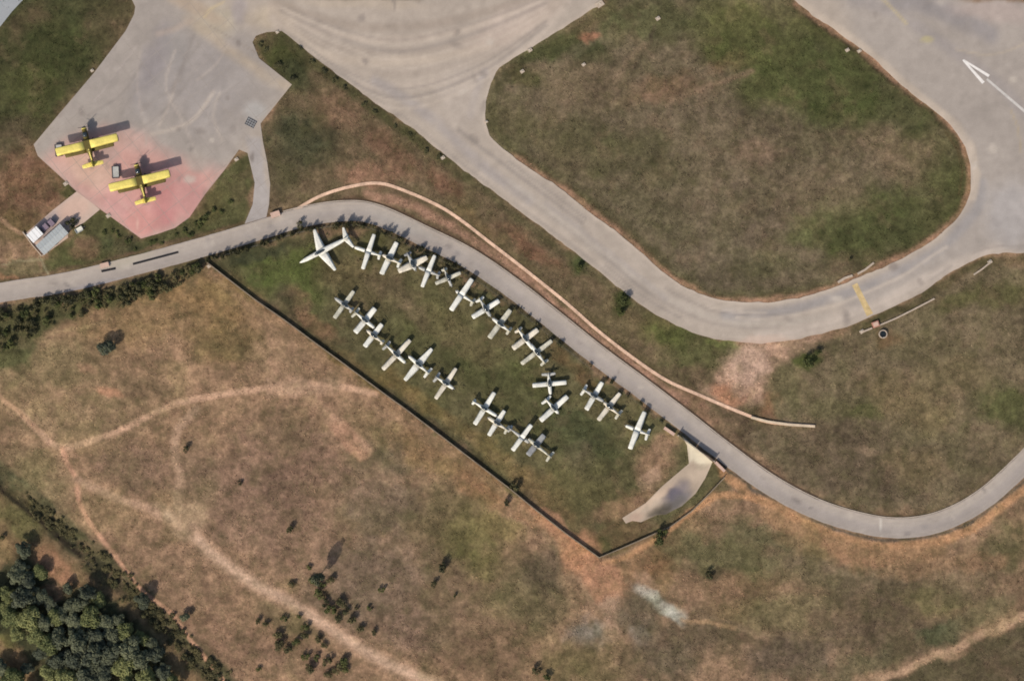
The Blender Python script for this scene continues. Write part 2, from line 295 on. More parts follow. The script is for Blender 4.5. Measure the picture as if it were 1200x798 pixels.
# aircraft yard
yard = [(243, 308), (262, 300), (330, 282), (360, 275), (440, 268), (520, 305), (600, 360), (700, 436), (797, 505), (849, 556), (830, 579), (785, 615), (702, 650), (597, 570), (400, 422)]
G.append(('poly', yard, (94, 87, 60), 3, 1))
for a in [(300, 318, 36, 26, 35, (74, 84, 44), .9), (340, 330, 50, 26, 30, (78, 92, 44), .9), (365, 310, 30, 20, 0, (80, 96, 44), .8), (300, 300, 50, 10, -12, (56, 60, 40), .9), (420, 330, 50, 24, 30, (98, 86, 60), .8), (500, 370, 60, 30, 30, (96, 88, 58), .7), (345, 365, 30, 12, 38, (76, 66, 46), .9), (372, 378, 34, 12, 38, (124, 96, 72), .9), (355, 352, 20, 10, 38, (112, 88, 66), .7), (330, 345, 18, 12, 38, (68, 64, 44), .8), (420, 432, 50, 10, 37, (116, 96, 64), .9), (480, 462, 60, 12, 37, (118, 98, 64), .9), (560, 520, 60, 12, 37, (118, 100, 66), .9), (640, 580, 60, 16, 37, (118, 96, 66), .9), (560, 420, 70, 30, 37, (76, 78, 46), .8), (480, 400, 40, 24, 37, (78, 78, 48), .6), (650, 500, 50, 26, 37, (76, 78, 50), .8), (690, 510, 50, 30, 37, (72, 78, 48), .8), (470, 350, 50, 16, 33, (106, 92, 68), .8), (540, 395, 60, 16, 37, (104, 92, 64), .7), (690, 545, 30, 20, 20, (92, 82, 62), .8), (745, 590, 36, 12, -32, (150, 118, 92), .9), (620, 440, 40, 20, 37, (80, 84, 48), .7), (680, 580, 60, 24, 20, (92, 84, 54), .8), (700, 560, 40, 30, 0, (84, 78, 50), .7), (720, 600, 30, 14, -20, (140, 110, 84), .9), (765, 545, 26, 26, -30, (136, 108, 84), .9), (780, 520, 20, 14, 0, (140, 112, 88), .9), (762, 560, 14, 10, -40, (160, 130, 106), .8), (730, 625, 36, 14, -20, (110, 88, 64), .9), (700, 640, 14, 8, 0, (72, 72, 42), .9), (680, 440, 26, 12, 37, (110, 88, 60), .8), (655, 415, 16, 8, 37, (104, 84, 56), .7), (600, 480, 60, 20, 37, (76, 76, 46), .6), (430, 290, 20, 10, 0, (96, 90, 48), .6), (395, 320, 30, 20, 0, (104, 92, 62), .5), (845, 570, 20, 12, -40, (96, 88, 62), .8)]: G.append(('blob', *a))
G.append(('line', offset(wall_pts[:13], -4), 8, (78, 68, 48), 6, .75))  # dark band painted on the inner side to thicken the wall's shadow
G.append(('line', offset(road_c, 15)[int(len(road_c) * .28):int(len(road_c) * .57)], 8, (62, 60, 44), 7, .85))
# south field
for a in [(180, 370, 110, 34, -10, (122, 99, 70), .8), (250, 350, 60, 30, 20, (124, 100, 68), .8), (60, 430, 80, 30, -10, (114, 100, 72), .8), (90, 490, 90, 30, 0, (122, 104, 78), .6), (150, 455, 60, 20, 0, (132, 110, 84), .7), (130, 462, 18, 7, 10, (158, 118, 92), .7), (100, 435, 12, 6, 0, (150, 116, 92), .6), (40, 560, 60, 30, 30, (116, 102, 74), .8), (260, 400, 50, 30, 0, (120, 100, 66), .6), (330, 430, 40, 30, 30, (132, 108, 84), .7), (350, 455, 40, 14, 0, (160, 130, 106), .9), (375, 480, 40, 12, 40, (150, 118, 94), .8), (410, 510, 30, 10, 45, (158, 122, 98), .9), (425, 525, 14, 8, 45, (162, 126, 100), .8), (330, 540, 80, 60, 0, (116, 92, 76), .8), (300, 600, 80, 50, 0, (118, 94, 78), .7), (450, 530, 40, 30, 20, (94, 82, 64), .9), (440, 500, 40, 20, 30, (118, 98, 72), .8), (500, 530, 50, 20, 37, (122, 98, 70), .9), (560, 570, 40, 20, 37, (130, 98, 72), .9), (450, 600, 60, 40, 0, (100, 86, 70), .8), (420, 560, 40, 26, 0, (120, 98, 80), .7), (520, 620, 40, 60, -10, (94, 84, 58), .8), (560, 640, 40, 50, 0, (106, 98, 62), .9), (590, 620, 30, 20, 30, (118, 104, 68), .8), (440, 690, 90, 60, 0, (108, 92, 76), .8), (520, 720, 60, 50, 0, (102, 84, 66), .8), (480, 740, 50, 30, 20, (118, 96, 80), .6), (620, 700, 50, 50, 10, (96, 88, 62), .8), (640, 665, 26, 30, 20, (84, 72, 58), .7), (580, 760, 50, 30, 0, (106, 86, 66), .8), (350, 640, 60, 50, 0, (122, 98, 80), .6), (230, 560, 30, 40, 0, (126, 104, 84), .6), (160, 550, 50, 30, 0, (112, 90, 74), .7), (200, 680, 70, 50, 40, (132, 106, 84), .8), (260, 750, 60, 40, 30, (124, 98, 78), .8), (230, 660, 20, 20, 0, (144, 116, 92), .5), (350, 775, 60, 20, 20, (118, 94, 76), .8), (340, 730, 50, 14, 20, (104, 92, 66), .7), (140, 700, 60, 14, 42, (124, 96, 74), .5),
          (680, 650, 26, 24, 40, (166, 122, 92), 1), (705, 675, 26, 18, 40, (164, 122, 94), 1), (715, 692, 20, 12, 20, (160, 120, 92), .9), (718, 720, 10, 22, -10, (160, 130, 106), .9), (650, 615, 30, 10, 40, (160, 120, 92), .9), (620, 600, 24, 12, 40, (140, 108, 80), .8), (760, 665, 40, 24, 0, (140, 110, 80), .9), (755, 680, 12, 16, -30, (158, 126, 100), .8), (780, 650, 50, 14, -30, (140, 106, 76), .7), (800, 620, 40, 20, -30, (120, 98, 70), .7), (750, 720, 24, 30, 0, (92, 82, 66), .8), (690, 745, 26, 22, 0, (120, 110, 98), .9), (690, 742, 14, 12, 0, (146, 134, 118), .5), (746, 750, 12, 18, 0, (140, 126, 110), .8), (748, 780, 6, 30, 0, (136, 108, 86), .7), (680, 780, 60, 26, 0, (104, 92, 62), .8), (780, 770, 50, 34, 0, (96, 84, 66), .9), (830, 740, 50, 26, 10, (94, 80, 62), .9), (850, 650, 80, 30, 10, (102, 96, 66), .9), (900, 630, 60, 14, 20, (96, 92, 64), .8), (860, 690, 60, 22, 0, (124, 98, 74), .7), (880, 715, 50, 12, 0, (116, 98, 68), .8), (835, 672, 10, 8, 0, (72, 62, 46), .8), (960, 660, 60, 30, 10, (98, 86, 66), .8), (1000, 650, 60, 18, 15, (144, 110, 82), .9), (940, 640, 40, 12, 25, (120, 100, 72), .8), (930, 720, 70, 26, 0, (118, 106, 76), .8), (1030, 690, 80, 26, -5, (96, 84, 64), .9), (1030, 740, 80, 40, 0, (96, 82, 64), .9), (930, 770, 60, 30, 0, (98, 84, 68), .9), (1100, 742, 30, 18, -20, (78, 86, 56), .9), (1100, 700, 40, 20, 0, (108, 100, 66), .8), (1140, 680, 50, 30, -20, (110, 94, 72), .8), (1180, 640, 30, 30, 0, (84, 82, 54), .7), (1150, 660, 40, 10, -10, (136, 106, 80), .7), (1090, 660, 60, 12, -10, (130, 104, 78), .8), (1010, 780, 50, 16, -20, (88, 84, 60), .7), (1150, 720, 60, 14, -28, (102, 94, 68), .7)]: G.append(('blob', *a))
G.append(('line', offset(wall_pts[:13], 9), 8, (134, 108, 82), 8, .5))
G.append(('line', catmull([(700, 662), (735, 650), (775, 628), (810, 600), (845, 580), (900, 588), (950, 612)], 8), 6, (176, 134, 98), 5, 1))
G.append(('line', [p for p in offset(road_c, 21) if 845 < p[0] < 1260 and p[1] > 400], 8, (176, 134, 98), 6, 1)); G.append(('line', [p for p in offset(road_c, 30) if 900 < p[0] < 1100 and p[1] > 400], 16, (148, 116, 86), 14, .9))
G.append(('line', [p for p in offset(road_c, 13.5) if 800 < p[0] < 1260 and p[1] > 400], 3, (84, 76, 66), 2, .9))
G.append(('crisp', trail_a[18:], 6, (176, 142, 116), 5, 1)); G.append(('crisp', trail_a[:24], 4, (170, 134, 108), 4, 1))
G.append(('crisp', trail_b, 4.5, (174, 134, 108), 4, 1)); G.append(('crisp', trail_c[:26], 7, (160, 130, 106), 8, .95)); G.append(('crisp', trail_c[16:], 14, (162, 132, 108), 13, 1)); G.append(('crisp', trail_c[18:], 8, (180, 150, 126), 8, 1)); G.append(('crisp', trail_d, 8, (156, 128, 104), 8, .95)); G.append(('blob', 222, 612, 22, 20, 40, (158, 130, 106), .8)); G.append(('crisp', catmull([(360, 455), (385, 485), (415, 512), (432, 528)], 6), 9, (158, 126, 102), 10, .7))
G.append(('line', [(300, 405), (330, 440), (372, 480), (410, 515)], 8, (150, 120, 96), 10, .6))
G.append(('line', [(850, 520), (700, 520)], 0.1, (150, 120, 96), 1, 0))
G.append(('line', catmull([(60, 400), (40, 398), (90, 385), (130, 374)], 6), 3, (148, 124, 92), 3, .6))
G.append(('line', catmull([(750, 690), (765, 700), (778, 712), (800, 722)], 5), 10, (160, 152, 136), 14, .9)); G.append(('blob', 786, 716, 18, 8, 38, (178, 172, 156), .8)); G.append(('blob', 762, 698, 14, 7, 38, (164, 156, 140), .7))
G.append(('line', [(800, 724), (830, 728), (862, 735)], 4, (164, 132, 100), 4, .8)); G.append(('line', [(862, 735), (900, 745), (980, 750), (1010, 745)], 3, (132, 112, 86), 4, .5))
# bottom right track and darker scrub beyond
G.append(('poly', [(1040, 800), (1210, 728), (1900, 500), (1900, 1400), (900, 1400)], (78, 70, 52), 5, .9))
G.append(('line', [(960, 830), (1035, 795), (1100, 768), (1150, 745), (1200, 722), (1300, 680)], 8, (170, 138, 110), 4, .95))
# south-west slope: road verge scrub, hedge strip, wooded corner
G.append(('poly', [(-300, 400), (0, 362), (60, 350), (130, 338), (240, 312), (225, 322), (160, 350), (70, 378), (30, 425), (0, 440), (-300, 520)], (76, 76, 48), 8, .95))
G.append(('blob', 100, 372, 30, 6, -14, (118, 94, 72), .7))
G.append(('line', hedge_line, 34, (70, 68, 48), 10, .97)); G.append(('crisp', offset(hedge_line, 9)[:34], 5, (50, 42, 34), 4, 1))
G.append(('poly', [(-300, 560), (0, 575), (60, 630), (130, 690), (215, 770), (280, 860), (-300, 1200)], (128, 104, 76), 10, 1))
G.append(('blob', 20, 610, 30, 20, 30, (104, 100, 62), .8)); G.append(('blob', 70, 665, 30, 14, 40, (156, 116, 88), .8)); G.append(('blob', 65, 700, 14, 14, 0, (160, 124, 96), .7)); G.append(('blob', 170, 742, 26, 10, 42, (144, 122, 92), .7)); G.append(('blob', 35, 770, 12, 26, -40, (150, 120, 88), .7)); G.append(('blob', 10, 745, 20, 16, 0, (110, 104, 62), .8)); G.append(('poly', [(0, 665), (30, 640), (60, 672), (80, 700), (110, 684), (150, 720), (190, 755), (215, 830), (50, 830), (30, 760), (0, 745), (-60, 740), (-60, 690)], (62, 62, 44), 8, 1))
# pale corner near building
G.append(('line', [(0, 255), (12, 265), (28, 274)], 5, (160, 128, 100), 4, .8)); G.append(('line', [(0, 308), (30, 307), (52, 303)], 2, (140, 128, 98), 2, .8)); G.append(('line', [(48, 300), (58, 322)], 2, (140, 130, 104), 2, .6))

def gz(x, y):
    x = np.asarray(x, float); y = np.asarray(y, float)
    z = -0.10 + 0.07 * (fbm(x, y, 30, 50, 3) - .5)
    d = seg_dist(x, y, hedge_line); z = z - 0.7 * np.exp(-(d / 9.0) ** 2)
    return z
def gz1(x, y): return float(gz(np.array([x]), np.array([y]))[0])

# ------------------------------------------------------------------ ground sheet
def far(a, sgn): return [a + sgn * q for q in (20, 60, 140, 300, 700, 1600, 4000, 12000)]
xs = np.array(sorted(far(-40, -1)) + list(np.arange(-40, 1241, 2.0)) + far(1240, 1)); ys = np.array(sorted(far(-40, -1)) + list(np.arange(-40, 841, 2.0)) + far(840, 1))
X, Y = np.meshgrid(xs, ys); nx, ny = len(xs), len(ys); fx, fy = X.ravel(), Y.ravel()
co = np.stack([(fx - 600) * S, (399 - fy) * S, gz(fx, fy)], 1)
idx = np.arange(nx * ny).reshape(ny, nx)
quads = np.stack([idx[:-1, :-1], idx[1:, :-1], idx[1:, 1:], idx[:-1, 1:]], -1).reshape(-1, 4)
me = bpy.data.meshes.new('ground'); me.vertices.add(len(co)); me.vertices.foreach_set('co', co.ravel())
me.loops.add(quads.size); me.loops.foreach_set('vertex_index', quads.ravel().astype(np.int32))
me.polygons.add(len(quads)); me.polygons.foreach_set('loop_start', (np.arange(len(quads)) * 4).astype(np.int32)); me.polygons.foreach_set('loop_total', np.full(len(quads), 4, np.int32))
me.update(calc_edges=True); me.validate()
LATE = [op for op in G if op[0] in ('line', 'crisp') and op[2] < 20 and op[4] and (op[3][0] > 125 or op[0] == 'crisp')] + [op for op in G if op[0] == 'blob' and op[6][0] > 155]
gcol = paint(fx, fy, FLD, G, 8.0, 0)
# broad natural blotches of drier and greener ground cover
b1 = (fbm(fx, fy, 55, 60) - .5)[:, None]; b2 = (fbm(fx, fy, 15, 64) - .5)[:, None]; b3 = (fbm(fx + .4 * fy, fy - .2 * fx, 6, 70, 3) - .5)[:, None]
gcol = gcol * (1 + .62 * b1 + .62 * b2 + .80 * b3) * .98
soil = sstep((fbm(fx, fy, 20, 140) - .57) * 6)[:, None] * .28; gcol = gcol * (1 - soil) + (gcol * .6 + lin((150, 118, 96)) * .42) * soil
scr = sstep((fbm(fx, fy, 9, 150, 3) - .60) * 9)[:, None] * .30; gcol = gcol * (1 - scr) + gcol * np.array([.55, .60, .52]) * scr
gcol = paint(fx, fy, gcol, LATE, 8.0, 0)
south = (inside(fx, fy, [(-900, 420), (40, 415), (100, 365), (243, 308), (367, 400), (597, 572), (702, 653), (620, 900), (330, 1500), (-900, 1500)]) & ~inside(fx, fy, [(-900, 500), (0, 562), (130, 668), (320, 860), (320, 1500), (-900, 1500)]))[:, None]
gcol = gcol * (1 + .15 * south * np.array([1.05, .95, .85]))
green = sstep((fbm(fx, fy, 34, 80) - .52) * 6)[:, None] * .35
gcol = gcol * (1 - green) + gcol * np.array([.86, 1.0, .80]) * green
gcol = np.clip(gcol, .01, .8)
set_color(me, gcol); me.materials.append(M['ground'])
me.polygons.foreach_set('use_smooth', [True] * len(me.polygons))
go = bpy.data.objects.new('ground', me); C.objects.link(go); tag(go, kind='structure')

# ------------------------------------------------------------------ paved sheets
def paved(name, poly, ops, base, z, spacing, warp=3.0, jitter=.8, skirt=.3, post=None):
    ax = np.array([p[0] for p in poly], float); ay = np.array([p[1] for p in poly], float)
    dx_ = (fbm(ax, ay, 9, 200, 3) - .5) * 4 * jitter; dy_ = (fbm(ax, ay, 9, 205, 3) - .5) * 4 * jitter
    poly = list(zip((ax + dx_).tolist(), (ay + dy_).tolist()))
    P = np.array(poly); x0, y0 = P.min(0); x1, y1 = P.max(0)
    gx, gy = np.meshgrid(np.arange(max(x0, -60), min(x1, 1260), spacing), np.arange(max(y0, -60), min(y1, 860), spacing)); gx = gx.ravel(); gy = gy.ravel()
    ok = inside(gx, gy, poly) & (seg_dist(gx, gy, list(poly) + [poly[0]]) > spacing * .5)
    gx, gy = gx[ok], gy[ok]; n = len(poly)
    vin = [Vector(p) for p in poly] + [Vector((a, b)) for a, b in zip(gx.tolist(), gy.tolist())]
    vo, eo, fo, *_ = delaunay_2d_cdt(vin, [], [list(range(n))], 1, 1e-4)
    V = np.array([(v.x, v.y) for v in vo]); mb = MB(); mb.v = [((a - 600) * S, (399 - b) * S, z) for a, b in V]; faces = []
    for f in fo:
        f = list(f); a, b, c = [mb.v[i] for i in f[:3]]
        if (b[0] - a[0]) * (c[1] - a[1]) - (b[1] - a[1]) * (c[0] - a[0]) < 0: f = f[::-1]
        faces.append(tuple(f))
    mb.f = faces; nv = len(mb.v)
    area = sum(poly[i][0] * poly[(i + 1) % n][1] - poly[(i + 1) % n][0] * poly[i][1] for i in range(n))
    ring = [((a - 600) * S, (399 - b) * S) for a, b in poly]
    sv = [(a, b, z) for a, b in ring] + [(a, b, z - skirt) for a, b in ring]
    mb.add(sv, [((i, (i + 1) % n, n + (i + 1) % n, n + i) if area > 0 else (i, n + i, n + (i + 1) % n, (i + 1) % n)) for i in range(n)])
    o = mb.build(name, M['pave']); tag(o, kind='structure')
    allx = np.concatenate([V[:, 0], [p[0] for p in poly] * 2]); ally = np.concatenate([V[:, 1], [p[1] for p in poly] * 2])
    col = paint(allx, ally, base, ops, warp, 5)
    if post: col = post(allx, ally, col)
    set_color(o.data, np.clip(col, .01, .9)); return o
T = []
T.append(('poly', [(155, -20), (300, 40), (342, 100), (306, 145), (262, 200), (165, 280), (40, 175), (155, 0)], (156, 146, 136), 12, 1))
for a in [(190, 90, 30, 60, 30, (150, 142, 136), .8), (250, 100, 50, 60, 20, (146, 138, 132), .8), (180, 70, 14, 50, 20, (140, 132, 130), .7), (205, 55, 20, 24, 0, (140, 134, 128), .5), (255, 25, 26, 20, 0, (172, 160, 140), .9), (230, 10, 40, 10, 30, (166, 148, 128), .8), (280, 10, 10, 20, 0, (152, 142, 138), .7), (320, 20, 30, 14, 0, (176, 160, 138), .7)]: T.append(('blob', *a))
T.append(('poly', [(52, 190), (80, 165), (120, 150), (165, 160), (200, 185), (235, 195), (262, 200), (222, 256), (165, 282), (90, 226)], (190, 148, 136), 14, 1))
for a in [(110, 200, 40, 20, 30, (200, 168, 148), .8), (190, 240, 44, 34, -10, (182, 128, 122), 1), (150, 235, 34, 26, 0, (196, 150, 142), .9), (165, 262, 24, 16, 0, (190, 138, 128), .9), (220, 232, 22, 24, 0, (184, 138, 130), .9), (185, 205, 30, 14, 0, (176, 138, 132), .7), (150, 165, 30, 12, 20, (178, 150, 138), .8), (130, 180, 12, 10, 0, (150, 138, 130), .5), (75, 205, 20, 14, 30, (190, 158, 144), .7), (232, 190, 14, 12, 0, (164, 152, 140), .6)]: T.append(('blob', *a))
T.append(('crisp', [(90, 224), (105, 236), (118, 247)], 1.5, (134, 112, 102), 2, .8)); T.append(('crisp', [(148, 250), (166, 228), (176, 215)], 1.2, (168, 118, 112), 2, .5)); T.append(('crisp', [(163, 278), (160, 255), (140, 235)], 1.5, (206, 176, 158), 2, .5))
T.append(('line', [(222, 22), (270, 60), (320, 95), (340, 102)], 13, (170, 154, 134), 12, .8)); T.append(('line', [(225, 25), (205, 35), (185, 40)], 6, (170, 152, 136), 6, .6))
for pts, w, c, st in [([(205, 60), (195, 90), (196, 110), (215, 145), (232, 185)], 2.4, (172, 160, 148), .7), ([(165, 60), (160, 95), (168, 140), (172, 170)], 2, (168, 156, 144), .6), ([(160, 55), (130, 95), (110, 120)], 2, (172, 160, 150), .7), ([(150, 70), (128, 98)], 1.2, (126, 118, 112), .6), ([(272, 100), (250, 120), (235, 160)], 2, (162, 152, 142), .5), ([(240, 20), (245, 12), (262, 3)], 3, (190, 170, 134), .6), ([(245, 30), (300, 62)], 1.5, (136, 122, 110), .6)]: T.append(('crisp', catmull(pts, 8), w, c, 2.5, st))
# big fan of tyre tracks at the junction
for r, w, c, st in [(0, 10, (150, 136, 122), .6), (14, 8, (178, 162, 146), .7), (28, 7, (156, 142, 128), .6), (40, 12, (182, 166, 148), .7), (54, 7, (160, 146, 132), .5), (68, 10, (180, 165, 150), .6)]:
    T.append(('line', catmull([(320, 2 + r * .3), (370, 20 + r), (430, 32 + r), (500, 30 + r), (570, 14 + r), (640, -8 + r * .6), (690, -40)], 10), w, c, 8, st))
T.append(('line', catmull([(440, 95), (480, 120), (520, 150), (560, 190), (620, 235)], 8), 12, (152, 144, 140), 10, .6)); T.append(('line', catmull([(552, 135), (558, 105), (568, 85)], 6), 8, (150, 142, 138), 7, .7)); T.append(('blob', 540, 115, 30, 40, 0, (176, 163, 150), .6)); T.append(('blob', 600, 30, 60, 20, -30, (182, 164, 150), .6))
T.append(('blob', 425, 4, 70, 7, 2, (174, 158, 138), .5)); T.append(('blob', 440, -6, 60, 7, 0, (110, 92, 70), 1))
T.append(('line', catmull([(600, 215), (680, 275), (760, 335), (830, 370), (900, 380), (970, 370)], 8), 9, (176, 165, 152), 8, .5)); T.append(('line', catmull([(640, 238), (720, 300), (780, 350)], 8), 5, (148, 140, 136), 5, .4))
# right hand taxiway, greyer
T.append(('poly', [(900, -200), (1900, -200), (1900, 300), (1150, 300), (1050, 350), (1000, 375), (985, 350), (1050, 320), (1110, 285), (1135, 240), (1135, 170), (1000, 40)], (157, 147, 137), 14, .9))
T.append(('line', catmull([(1150, 215), (1145, 245), (1110, 285), (1060, 315), (990, 345), (900, 368), (850, 368)], 8), 12, (146, 140, 136), 9, .75)); T.append(('line', catmull([(1170, 290), (1100, 320), (1030, 355), (950, 385), (890, 395)], 8), 12, (184, 170, 156), 10, .8))
T.append(('line', catmull([(1000, 0), (1050, 15), (1110, 55), (1160, 90), (1210, 140)], 8), 14, (146, 138, 134), 10, .5)); T.append(('line', [(1050, 0), (1100, 10), (1160, 40)], 22, (134, 128, 126), 14, .7)); T.append(('blob', 1190, 250, 40, 40, 0, (166, 160, 156), .6)); T.append(('blob', 1175, 15, 60, 14, 5, (170, 154, 144), .7)); T.append(('blob', 1170, -3, 50, 6, 0, (130, 104, 80), .9))
T.append(('crisp', catmull([(1030, -5), (1050, 15), (1062, 28)], 6), 3, (176, 160, 122), 3, .7)); T.append(('blob', 1088, 48, 8, 6, 0, (176, 164, 122), .7)); T.append(('crisp', catmull([(1120, 58), (1150, 64), (1175, 62), (1200, 52)], 6), 2.5, (170, 156, 138), 2, .7)); T.append(('crisp', [(1185, 130), (1193, 150), (1197, 180)], 2, (170, 152, 120), 2, .5))
T.append(('line', [(940, 4), (970, 26), (1015, 58), (1062, 101), (1095, 126), (1120, 146), (1138, 172), (1144, 205), (1140, 232)], 9, (184, 168, 150), 5, .7))
T.append(('line', [p for p in infield if p[1] > 0 and p[0] > 560], 5, (186, 170, 152), 4, .6)); T.append(('line', [p for p in lower_edge if p[0] < 1200], 4, (170, 154, 138), 4, .5))
T.append(('poly', [(290, 160), (308, 160), (318, 260), (284, 264), (296, 215)], (160, 152, 146), 3, .9)); T.append(('blob', 299, 130, 14, 12, 0, (168, 164, 158), .6)); T.append(('blob', 298, 258, 12, 4, -10, (140, 132, 126), .6))
T.append(('blob', 890, 400, 40, 6, -3, (188, 162, 144), .8))
rt = random.Random(21)
for i in range(46):
    if i < 26:   # along the taxiway
        o_ = rt.uniform(-3, 50); base_ = offset(lower_edge, o_ if offset(lower_edge, 5)[len(lower_edge) // 2][1] < lower_edge[len(lower_edge) // 2][1] else -o_); a0 = rt.randrange(8, len(base_) - 30); pts = base_[a0:a0 + rt.randrange(14, 50)]
    elif i < 36:
        r_ = rt.uniform(0, 95); pts = catmull([(330, r_ * .5), (400, 24 + r_ * .8), (470, 34 + r_), (560, 14 + r_ * .9), (640, -10 + r_ * .5)], 12)
    else:
        x_, y_ = rt.uniform(120, 270), rt.uniform(30, 150); a_ = rt.uniform(1.8, 2.5); b_ = rt.uniform(-.5, .5); L_ = rt.uniform(40, 90); pts = catmull([(x_, y_), (x_ + math.cos(a_) * L_ / 2, y_ + math.sin(a_) * L_ / 2), (x_ + math.cos(a_ + b_) * L_, y_ + math.sin(a_ + b_) * L_)], 8)
    dk = rt.random() < .45
    T.append(('crisp', pts, rt.uniform(1.6, 4.5), (136, 127, 119) if dk else (186, 171, 155), 3.5, rt.uniform(.3, .65)))
for i in range(70):
    x_, y_ = (rt.uniform(60, 300), rt.uniform(20, 240)) if i < 30 else ((rt.uniform(340, 620), rt.uniform(0, 180)) if i < 45 else (rt.uniform(850, 1200), rt.uniform(0, 380)))
    T.append(('blob', x_, y_, rt.uniform(2.5, 9), rt.uniform(2, 6), rt.uniform(0, 180), (128, 118, 110) if rt.random() < .7 else (184, 172, 158), rt.uniform(.35, .8)))
def slab(x, y, c):
    # cast concrete bays, each poured a touch lighter or darker, on the parking apron
    a = math.radians(52); u = (x * math.cos(a) + y * math.sin(a)) / 22; v = (-x * math.sin(a) + y * math.cos(a)) / 22
    t = np.random.default_rng(3).random((400, 400)); f = t[np.floor(u).astype(int) % 400, np.floor(v).astype(int) % 400]
    return c * (1 + .05 * (f[:, None] - .5) * (x < 345)[:, None]) * (1 + .20 * (fbm(x, y, 34, 90)[:, None] - .5) + .26 * (fbm(x - .8 * y, y + .8 * x, 12, 94, 4)[:, None] - .5)) * .97
paved('taxiway', taxi_poly, T, (167, 154, 140), 0.0, 2.6, post=slab)
J = MB()
for ang_ in (52, 142):
    a = math.radians(ang_); d_ = np.array([math.cos(a), math.sin(a)]); n2 = np.array([-d_[1], d_[0]])
    for k_ in np.arange(-22 * 20, 22 * 20, 22):
        base_ = np.array([190., 140.]) + n2 * k_; t_ = np.arange(-320, 320, 4.0); px_ = base_[0] + d_[0] * t_; py_ = base_[1] + d_[1] * t_
        ok_ = inside(px_, py_, apron_edge + [(230, 0)]) & (px_ < 335) & (py_ > 2)
        for i in np.nonzero(ok_[:-1] & ok_[1:])[0]:
            w_ = .2; q = [np.array([px_[i], py_[i]]), np.array([px_[i + 1], py_[i + 1]])]
            J.add([W(*(q[0] + n2 * w_), .004), W(*(q[0] - n2 * w_), .004), W(*(q[1] - n2 * w_), .004), W(*(q[1] + n2 * w_), .004)], [(0, 1, 2, 3)] if False else [(3, 2, 1, 0)])
tag(J.build('joint_sealing', simple('joint_sealant', (148, 138, 128), .9, .2, .3)), kind='structure')
paved('corner_pavement', [(-200, -100), (60, -100), (27, 0), (14, 14), (0, 31), (-200, 240)], [], (150, 152, 152), -0.004, 6.0)
R_ops = [('line', [(0, 345), (120, 323), (250, 287), (350, 260)], 10, (168, 156, 142), 8, .5), ('blob', 110, 335, 40, 5, -12, (140, 136, 140), .6), ('blob', 150, 304, 30, 8, -14, (176, 166, 146), .7), ('blob', 470, 262, 40, 10, 20, (164, 158, 148), .5), ('line', offset(road_c, -9), 3, (176, 162, 146), 3, .7), ('line', offset(road_c, 9), 2.5, (140, 130, 120), 3, .5), ('blob', 525, 287, 5, 2.5, 20, (118, 110, 106), .8), ('blob', 800, 497, 12, 6, 30, (134, 128, 124), .6), ('crisp', [(1031, 606), (1034, 632)], 1.4, (206, 198, 184), 1.5, .9), ('blob', 1064, 624, 4, 3, 0, (120, 112, 108), .7), ('line', road_c, 3, (150, 142, 138), 8, .3)]
road_poly = offset(road_c, -ROADW / 2) + offset(road_c, ROADW / 2)[::-1]
for i in range(60):
    p_ = road_c[random.randrange(40, len(road_c) - 20)]; R_ops.append(('blob', p_[0] + random.uniform(-9, 9), p_[1] + random.uniform(-8, 8), random.uniform(2, 8), random.uniform(1.5, 4), random.uniform(0, 60), random.choice([(128, 119, 112), (140, 132, 126), (180, 168, 154)]), random.uniform(.4, .8)))
R_ops += [('line', offset(road_c, -4), 4, (174, 162, 148), 5, .5), ('line', offset(road_c, 4.5), 3.5, (146, 137, 130), 4, .5)]
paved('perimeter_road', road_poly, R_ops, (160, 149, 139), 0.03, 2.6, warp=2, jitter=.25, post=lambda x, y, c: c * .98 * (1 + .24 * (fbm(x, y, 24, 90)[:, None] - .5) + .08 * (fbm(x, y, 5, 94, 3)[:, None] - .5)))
drive = [(799, 512), (806, 522), (807, 543), (792, 556), (776, 570), (756, 588), (729, 607), (732, 614), (741, 610), (752, 612), (770, 603), (781, 604), (800, 592), (815, 578), (828, 560), (836, 542)]
paved('driveway', drive, [('blob', 790, 577, 20, 12, -40, (104, 98, 104), 1), ('blob', 765, 582, 30, 4, -38, (196, 172, 148), .8), ('blob', 792, 586, 22, 9, -38, (112, 106, 104), .9), ('blob', 775, 598, 18, 9, -20, (74, 68, 58), 1), ('blob', 745, 604, 12, 6, -30, (178, 150, 130), .7), ('poly', [(800, 512), (836, 540), (822, 544), (812, 541), (806, 545), (803, 520)], (204, 192, 166), 3, .9), ('blob', 818, 546, 8, 4, -20, (150, 138, 118), .7), ('blob', 797, 588, 12, 8, -35, (110, 104, 98), .6)], (172, 154, 134), 0.0, 2.6, warp=4, jitter=1.4, post=lambda x, y, c: c * (1 + .5 * (fbm(x, y, 14, 190)[:, None] - .5)))
paved('building_forecourt', [(30, 274), (63, 246), (91, 224), (117, 245), (98, 262), (80, 270), (79, 278), (50, 300)], [('blob', 60, 258, 14, 8, -40, (150, 138, 136), .7), ('blob', 90, 243, 24, 14, -30, (196, 164, 146), .8), ('blob', 50, 270, 16, 12, -40, (130, 120, 124), .7)], (184, 162, 146), -0.02, 4.0, warp=2)
